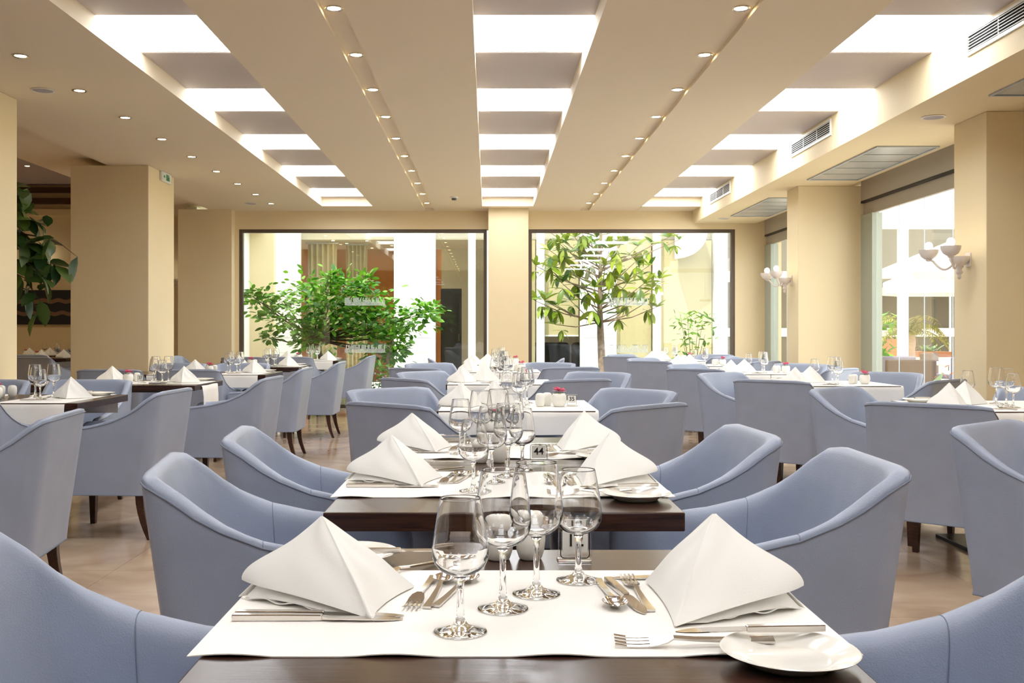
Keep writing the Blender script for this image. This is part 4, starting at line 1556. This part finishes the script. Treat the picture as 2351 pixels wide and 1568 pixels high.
# inside of the opposite building
struct(bx(-8, 4.6, YO + .26, 25, -.2, 0).obj('floor_opposite', M['tile']))
struct(bx(-8, 4.6, YO + .26, 25, 3.02, 3.2).obj('ceiling_opposite', M['ceil']))
struct(bx(-8, -1.05, 23.2, 23.4, 0, 3.02).obj('wall_opposite_amber', M['orangewall']))
struct(bx(-1.05, 4.6, 22.9, 23.1, 0, 3.02).obj('wall_opposite_beige', M['farwall']))
struct(bx(-8.2, -8, YO + .26, 25, 0, 3.2).obj('wall_opposite_end', M['farwall']))
struct(bx(4.6, 4.8, YO - .05, 25, 0, 4.6).obj('wall_opposite_far_end', M['clad']))
for x0, x1, z0 in ((1250, 1332, 1.05), (1415, 1500, .14), (1517, 1640, .14), (1122, 1232, .14)):
    bl_ = empty('roller_blind', (OX((x0 + x1) / 2), YO + .16, z0))
    w_ = (OX(x1) - OX(x0)) / 2 - .02
    bx(-w_, w_, 0, .004, .03, 3.0 - z0).obj('blind_cloth', M['curtain'], bl_)
    bx(-w_, w_, -.012, .014, 0, .03).obj('bottom_bar', M['white'], bl_)
    tag(bl_, 'beige roller blind behind the opposite glass, ' + {1250: 'pulled down to the black sofa', 1415: 'between white cladding and mullion behind the magnolia', 1517: 'next to the curved canopy', 1122: 'behind the window pillar'}[x0], 'roller blind')
dp = empty('dark_door_panel', (-.78, 21.4, 0))
bx(-.22, .22, 0, .08, 0, 2.05).obj('door_leaf', M['darkpanel'], dp)
bx(.15, .18, -.05, 0, .95, 1.1).obj('handle', M['chrome'], dp)
tag(dp, 'dark brown door panel standing behind the opposite building glass', 'door panel')
for k, (x0, x1) in enumerate(((-3.75, -3.15), (-3.0, -2.95 + .4))):
    cur = MB()
    def cf(u, v, x0=x0, x1=x1):
        return (x0 + (x1 - x0) * u, .05 * math.sin(u * 34), 2.95 * v + .02)
    cur.grid(cf, 70, 2)
    c = empty('curtain', (0, 21.2 + .3 * k, 0))
    cur.obj('drape', M['curtain'], c, smooth=60)
    bx(x0 - .05, x1 + .05, -.02, .02, 2.97, 3.0).obj('curtain_rail', M['alu'], c)
    tag(c, 'cream pleated curtain behind the opposite glass, %s the amber wall' % ('farther from' if k == 0 else 'next to'), 'curtain')
for k in range(4):
    for x in (-3.2, -2.5, -1.8):
        place(dl, x + .2 * k, 21.0 + .6 * k, 3.02, 0, 'lit downlight in the ceiling of the opposite building', 'downlight', 'downlights across the courtyard')
sf = empty('sofa', (1.75, 21.4, 0))
bx(-1.0, 1.0, -.4, .45, .0, .42).obj('seat_base', M['sofa'], sf, bevel=.05, bseg=3, smooth=60)
for s in (-.5, .5):
    bx(s - .48, s + .48, .18, .45, .40, .92).obj('back_cushion', M['sofa'], sf, bevel=.09, bseg=4, smooth=60)
for s in (-1, 1):
    bx(s * 1.0 - .12, s * 1.0 + .12, -.42, .45, .06, .62).obj('armrest', M['sofa'], sf, bevel=.06, bseg=3, smooth=60)
tag(sf, 'black leather sofa behind the opposite building glass', 'sofa')
# curved white canopy on the opposite side
cc = empty('curved_canopy', (OX(1548), YO - .5, 2.62))
c_ = MB()
prof = [(0, 0)] + [(.56 * math.cos(a) ** 1 if a < PI / 2 else 0, -.0 + .0 - .0 + (-.5) * math.sin(a) + .5) for a in [PI / 2 * k / 12 for k in range(13)]]
pv = [(.56 * math.sin(PI / 2 * k / 12), -.02 + .52 * (1 - math.cos(PI / 2 * k / 12))) for k in range(13)] + [(.56, .7), (0, .7)]
n = len(pv)
c_.v += [(x, 0, z) for x, z in pv] + [(x, .45, z) for x, z in pv]
c_.f.append(tuple(range(n)))
c_.f.append(tuple(range(2 * n - 1, n - 1, -1)))
for k in range(n):
    k2 = (k + 1) % n
    c_.f.append((k, k + n, k2 + n, k2))
c_.obj('canopy_shell', M['clad'], cc, smooth=40)
bx(.02, .06, .46, .49, 0, .7).obj('fixing', M['alu'], cc)
tag(cc, 'curved white canopy edge high on the opposite facade', 'canopy')

# indoor plant behind the near column
ip = empty('potted_plant', (-4.15, 8.55, 0))
MB().lathe([(0, 0), (.16, 0), (.18, .02), (.22, .34), (.23, .36), (.21, .36), (.19, .30), (0, .30)], 28).obj('pot', M['creampot'], ip, smooth=50)
LDK = leaf_mesh('leaf', .20, .055, M['dleaf'], .25, .2)
def locp(x, y, Y=8.5):
    return Vector(PX(x, y, Y)) - Vector(ip.location)
main = [Vector((0, 0, .3)), Vector((.03, 0, 1.2)), Vector((.06, 0, 2.0)), locp(35, 420)]
MB().tube(main, [.02, .018, .014, .008], 8).obj('stem', M['darkbark'], ip, smooth=70)
rp = random.Random(21)
for path_, cnt in (([(20, 450), (60, 500), (110, 520)], 12), ([(10, 520), (60, 560), (120, 545)], 10), ([(20, 560), (80, 590), (130, 610)], 14), ([(10, 430), (40, 440), (70, 430)], 7),
                   ([(10, 600), (60, 600), (100, 640)], 10), ([(20, 620), (60, 640), (90, 690)], 6), ([(100, 545), (140, 560), (178, 590)], 3), ([(0, 480), (40, 520), (60, 545)], 10), ([(30, 540), (75, 560), (95, 575)], 9), ([(5, 470), (45, 490), (75, 520)], 9), ([(15, 580), (65, 620), (110, 650)], 8), ([(10, 640), (60, 665), (88, 715)], 4)):
    Y = 8.5 + rp.uniform(-.15, .15)
    P = [locp(x, y, Y) for x, y in path_]
    st_ = min(main, key=lambda q: (q - P[0]).length)
    MB().tube([st_] + P, [.007, .006, .004, .002], 6).obj('branch', M['darkbark'], ip, smooth=70)
    for k in range(cnt):
        t = .15 + .85 * k / max(1, cnt - 1)
        p = P[0].lerp(P[1], t * 2) if t < .5 else P[1].lerp(P[2], t * 2 - 1)
        d = (rp.uniform(-.5, .9), rp.uniform(-.8, .4), rp.uniform(-1.3, .35))
        add_leaf('leaf', LDK, ip, p, d, rp.uniform(-.6, .6), rp.uniform(.75, 1.15))
tag(ip, 'tall indoor plant with dark glossy leaves behind the near indoor column', 'plant')

# ------------------------------------------------------------------ terrace outside the glass wall
struct(bx(4.4, 40, -6, 45, -.2, -.02).obj('ground_terrace', M['terrace']))
struct(bx(4.9, 32, 30, 30.3, 0, 4.3).obj('wall_far_terrace', M['farbuild']))
struct(bx(4.9, 32, 27.6, 30, 2.6, 2.78).obj('trim_3', M['clad']))
struct(bx(4.9, 32, 29.9, 30, 1.0, 1.25).obj('trim_4', M['clad']))
struct(bx(8.0, 10.6, 26.4, 26.7, 0, .95).obj('wall_garden', M['terracotta']))
pg = empty('pergola_frame', (6.1, 15.0, 0))
bx(-.06, .06, -.06, .06, -.02, 2.66).obj('post', M['white'], pg)
bx(2.6, 2.72, -.06, .06, -.02, 2.66).obj('post', M['white'], pg)
bx(-1.4, 3.2, -.05, .05, 2.66, 2.76).obj('beam', M['white'], pg)
tag(pg, 'white steel pergola frame on the terrace', 'pergola')

def umbrella(x, y, R, ze, zt, lab):
    r = empty('parasol', (x, y, 0))
    n = 8
    c = MB()
    vs = [(0, 0, zt)]
    for k in range(n):
        a = 2 * PI * (k + .5) / n
        vs.append((R * math.cos(a), R * math.sin(a), ze))
    for k in range(n):
        a = 2 * PI * (k + .5) / n
        vs.append((R * math.cos(a), R * math.sin(a), ze - .14))
    fs = []
    for k in range(n):
        k2 = (k + 1) % n
        fs.append((0, 1 + k, 1 + k2))
        fs.append((1 + k, 1 + n + k, 1 + n + k2, 1 + k2))
    cn = c.add(vs, fs).obj('canopy', M['canvas'], r, solid=.01)
    MB().tube([(0, 0, -.02), (0, 0, zt + .08)], .03, 10).obj('pole', M['white'], r, smooth=60)
    for k in range(n):
        a = 2 * PI * (k + .5) / n
        MB().tube([(0, 0, zt - .05), (R * math.cos(a) * .98, R * math.sin(a) * .98, ze - .03)], .01, 5).obj('rib', M['white'], cn)
    bx(-.3, .3, -.3, .3, -.02, .06).obj('base', M['creampot'], r)
    return tag(r, lab, 'parasol', 'parasols on the terrace')
umbrella(8.6, 17.3, 1.8, 2.25, 3.0, 'cream parasol just behind the pergola frame')
umbrella(10.6, 22.4, 1.8, 2.25, 3.0, 'cream parasol beyond the palm')
umbrella(12.6, 27.8, 1.9, 2.3, 3.1, 'cream parasol farthest across the terrace')
pm = empty('palm_tree', (7.45, 18.0, 0))
tr = [(0, 0, -.02 + .14 * k) for k in range(9)]
MB().tube(tr, [.085 + (.012 if k % 2 else -.004) for k in range(9)], 12).obj('trunk', pmat('palm_trunk', (176, 150, 132), .9, bump=(40, 1, 'voronoi')), pm)
rq = random.Random(9)
for k in range(22):
    az = 2 * PI * k / 22 + rq.uniform(-.1, .1)
    up = rq.uniform(.2, 1.2)
    fr = MB()
    pts = []
    for i in range(9):
        t = i / 8
        rr = .62 * t
        pts.append(Vector((math.cos(az) * rr, math.sin(az) * rr, 1.12 + up * .42 * math.sin(t * 2.2) - .36 * t * t)))
    fr.tube(pts, [.008 - .0007 * i for i in range(9)], 5)
    for i in range(1, 9):
        for s in (-1, 1):
            for q in (0, .5):
                p = pts[i] if q == 0 else pts[i].lerp(pts[i - 1], .5)
                d = Vector((math.cos(az) * .5 - s * math.sin(az), math.sin(az) * .5 + s * math.cos(az), -.35))
                petal(fr, p, d, (0, 0, 1), .16 * math.sin(PI * (.25 + .6 * i / 9)), .010, -.02)
    fr.obj('frond', M['palm'], pm, smooth=80)
tag(pm, 'small sunlit palm tree on the terrace', 'palm')

def planter(x, y, w, h, mat, lab):
    r = empty('planter', (x, y, -.02))
    m = MB().add([(-w * .42, -w * .42, 0), (w * .42, -w * .42, 0), (w * .42, w * .42, 0), (-w * .42, w * .42, 0), (-w / 2, -w / 2, h), (w / 2, -w / 2, h), (w / 2, w / 2, h), (-w / 2, w / 2, h)],
                 [(0, 3, 2, 1), (4, 5, 6, 7), (0, 1, 5, 4), (1, 2, 6, 5), (2, 3, 7, 6), (3, 0, 4, 7)])
    m.obj('planter_body', M[mat], r, bevel=.01)
    bx(-w / 2 - .03, w / 2 + .03, -w / 2 - .03, w / 2 + .03, h - .05, h + .05).obj('planter_rim', M['terracotta'], r, bevel=.01)
    lm = leaf_mesh('leaf', .22, .03, M['paleleaf'], .3)
    for k in range(24):
        a = rq.uniform(0, 2 * PI)
        add_leaf('leaf', lm, r, (rq.uniform(-.1, .1), rq.uniform(-.1, .1), h + .04), (math.cos(a), math.sin(a), rq.uniform(.3, 1.6)), 0, rq.uniform(.7, 1.2))
    return tag(r, lab, 'planter')
planter(8.2, 19.0, .55, .75, 'creampot', 'cream square planter with brown rim beside the palm')
planter(6.05, 17.2, .5, .7, 'creampot', 'cream square planter with brown rim under the pergola beam')

def terrace_chair(x, y, rz, mat, lab):
    r = empty('terrace_chair', (x, y, -.02), rz)
    bx(-.28, .28, -.28, .28, .36, .46).obj('seat', M[mat], r, bevel=.02)
    bx(-.30, .30, -.31, -.24, .30, .84).obj('backrest', M[mat], r, bevel=.02)
    for s in (-1, 1):
        bx(s * .29 - .03, s * .29 + .03, -.25, .27, .56, .62).obj('armrest', M[mat], r, bevel=.015)
        for yy in (-.25, .25):
            bx(s * .27 - .025, s * .27 + .025, yy - .025, yy + .025, 0, .56 if yy > 0 else .36).obj('leg', M[mat], r)
    return tag(r, lab, 'terrace chair', 'woven chairs on the terrace')
terrace_chair(4.93, 12.2, .05, 'rattan', 'brown woven terrace chair nearest the glass wall')
terrace_chair(5.45, 13.9, -.2, 'greyrattan', 'grey woven terrace chair by the pergola post')
terrace_chair(6.1, 13.4, .4, 'greyrattan', 'grey woven terrace chair behind the red shrub')
terrace_chair(6.6, 15.9, .8, 'rattan', 'brown woven terrace chair between pergola and planter')
def terrace_table(x, y, lab):
    r = empty('terrace_table', (x, y, -.02))
    bx(-.4, .4, -.4, .4, .70, .74).obj('table_top', M['canvas'], r, bevel=.01)
    MB().tube([(0, 0, .02), (0, 0, .70)], .04, 10).obj('pedestal', M['alu'], r, smooth=60)
    bx(-.22, .22, -.22, .22, 0, .02).obj('base_plate', M['alu'], r)
    return tag(r, lab, 'terrace table')
terrace_table(6.6, 14.3, 'pale terrace table among the woven chairs')
shrub('red_shrub', 4.98, 10.15, .72, .36, 230, M['redleaf'], 'red and orange leafed shrub just outside the glass wall', ll=.075, lw=.02)
shrub('red_shrub', 5.65, 11.5, .75, .36, 180, M['redleaf'], 'red and orange leafed shrub behind the first red shrub', ll=.075, lw=.02)
bl = empty('broadleaf_plant', (4.62, 11.05, -.02))
LBL = leaf_mesh('leaf', .55, .07, M['paleleaf'], .12, .3, 7)
for k in range(9):
    a = 2 * PI * k / 9
    add_leaf('leaf', LBL, bl, (.02 * math.cos(a), .02 * math.sin(a), .1), (.35 * math.cos(a), .35 * math.sin(a), 1), rq.uniform(-.5, .5), rq.uniform(.9, 1.3))
MB().tube([(0, 0, 0), (0, 0, .14)], .03, 8).obj('stem', M['bark'], bl)
tag(bl, 'pale green broad-leaved plant just outside the glass wall', 'plant')
ln = empty('lantern', (5.55, 15.0, 1.94))
MB().lathe([(.11, -.28), (.12, -.24), (.12, 0), (.14, .02), (.10, .06), (.06, .10), (0, .11)], 20).obj('lantern_shade', M['pane'], ln, smooth=50)
MB().lathe([(.125, -.02), (.14, 0), (.145, .02), (.12, .03)], 20).obj('lantern_collar', M['white'], ln, smooth=50)
MB().tube([(0, 0, .1), (0, 0, .72)], .006, 6).obj('hanging_rod', M['white'], ln)
tag(ln, 'clear glass lantern hanging from the pergola', 'lantern')
hd = shrub('hedge_bush', 9.3, 25.2, 1.5, .8, 260, M['citrus'], 'dense green bush before the garden wall', ll=.28, lw=.07)
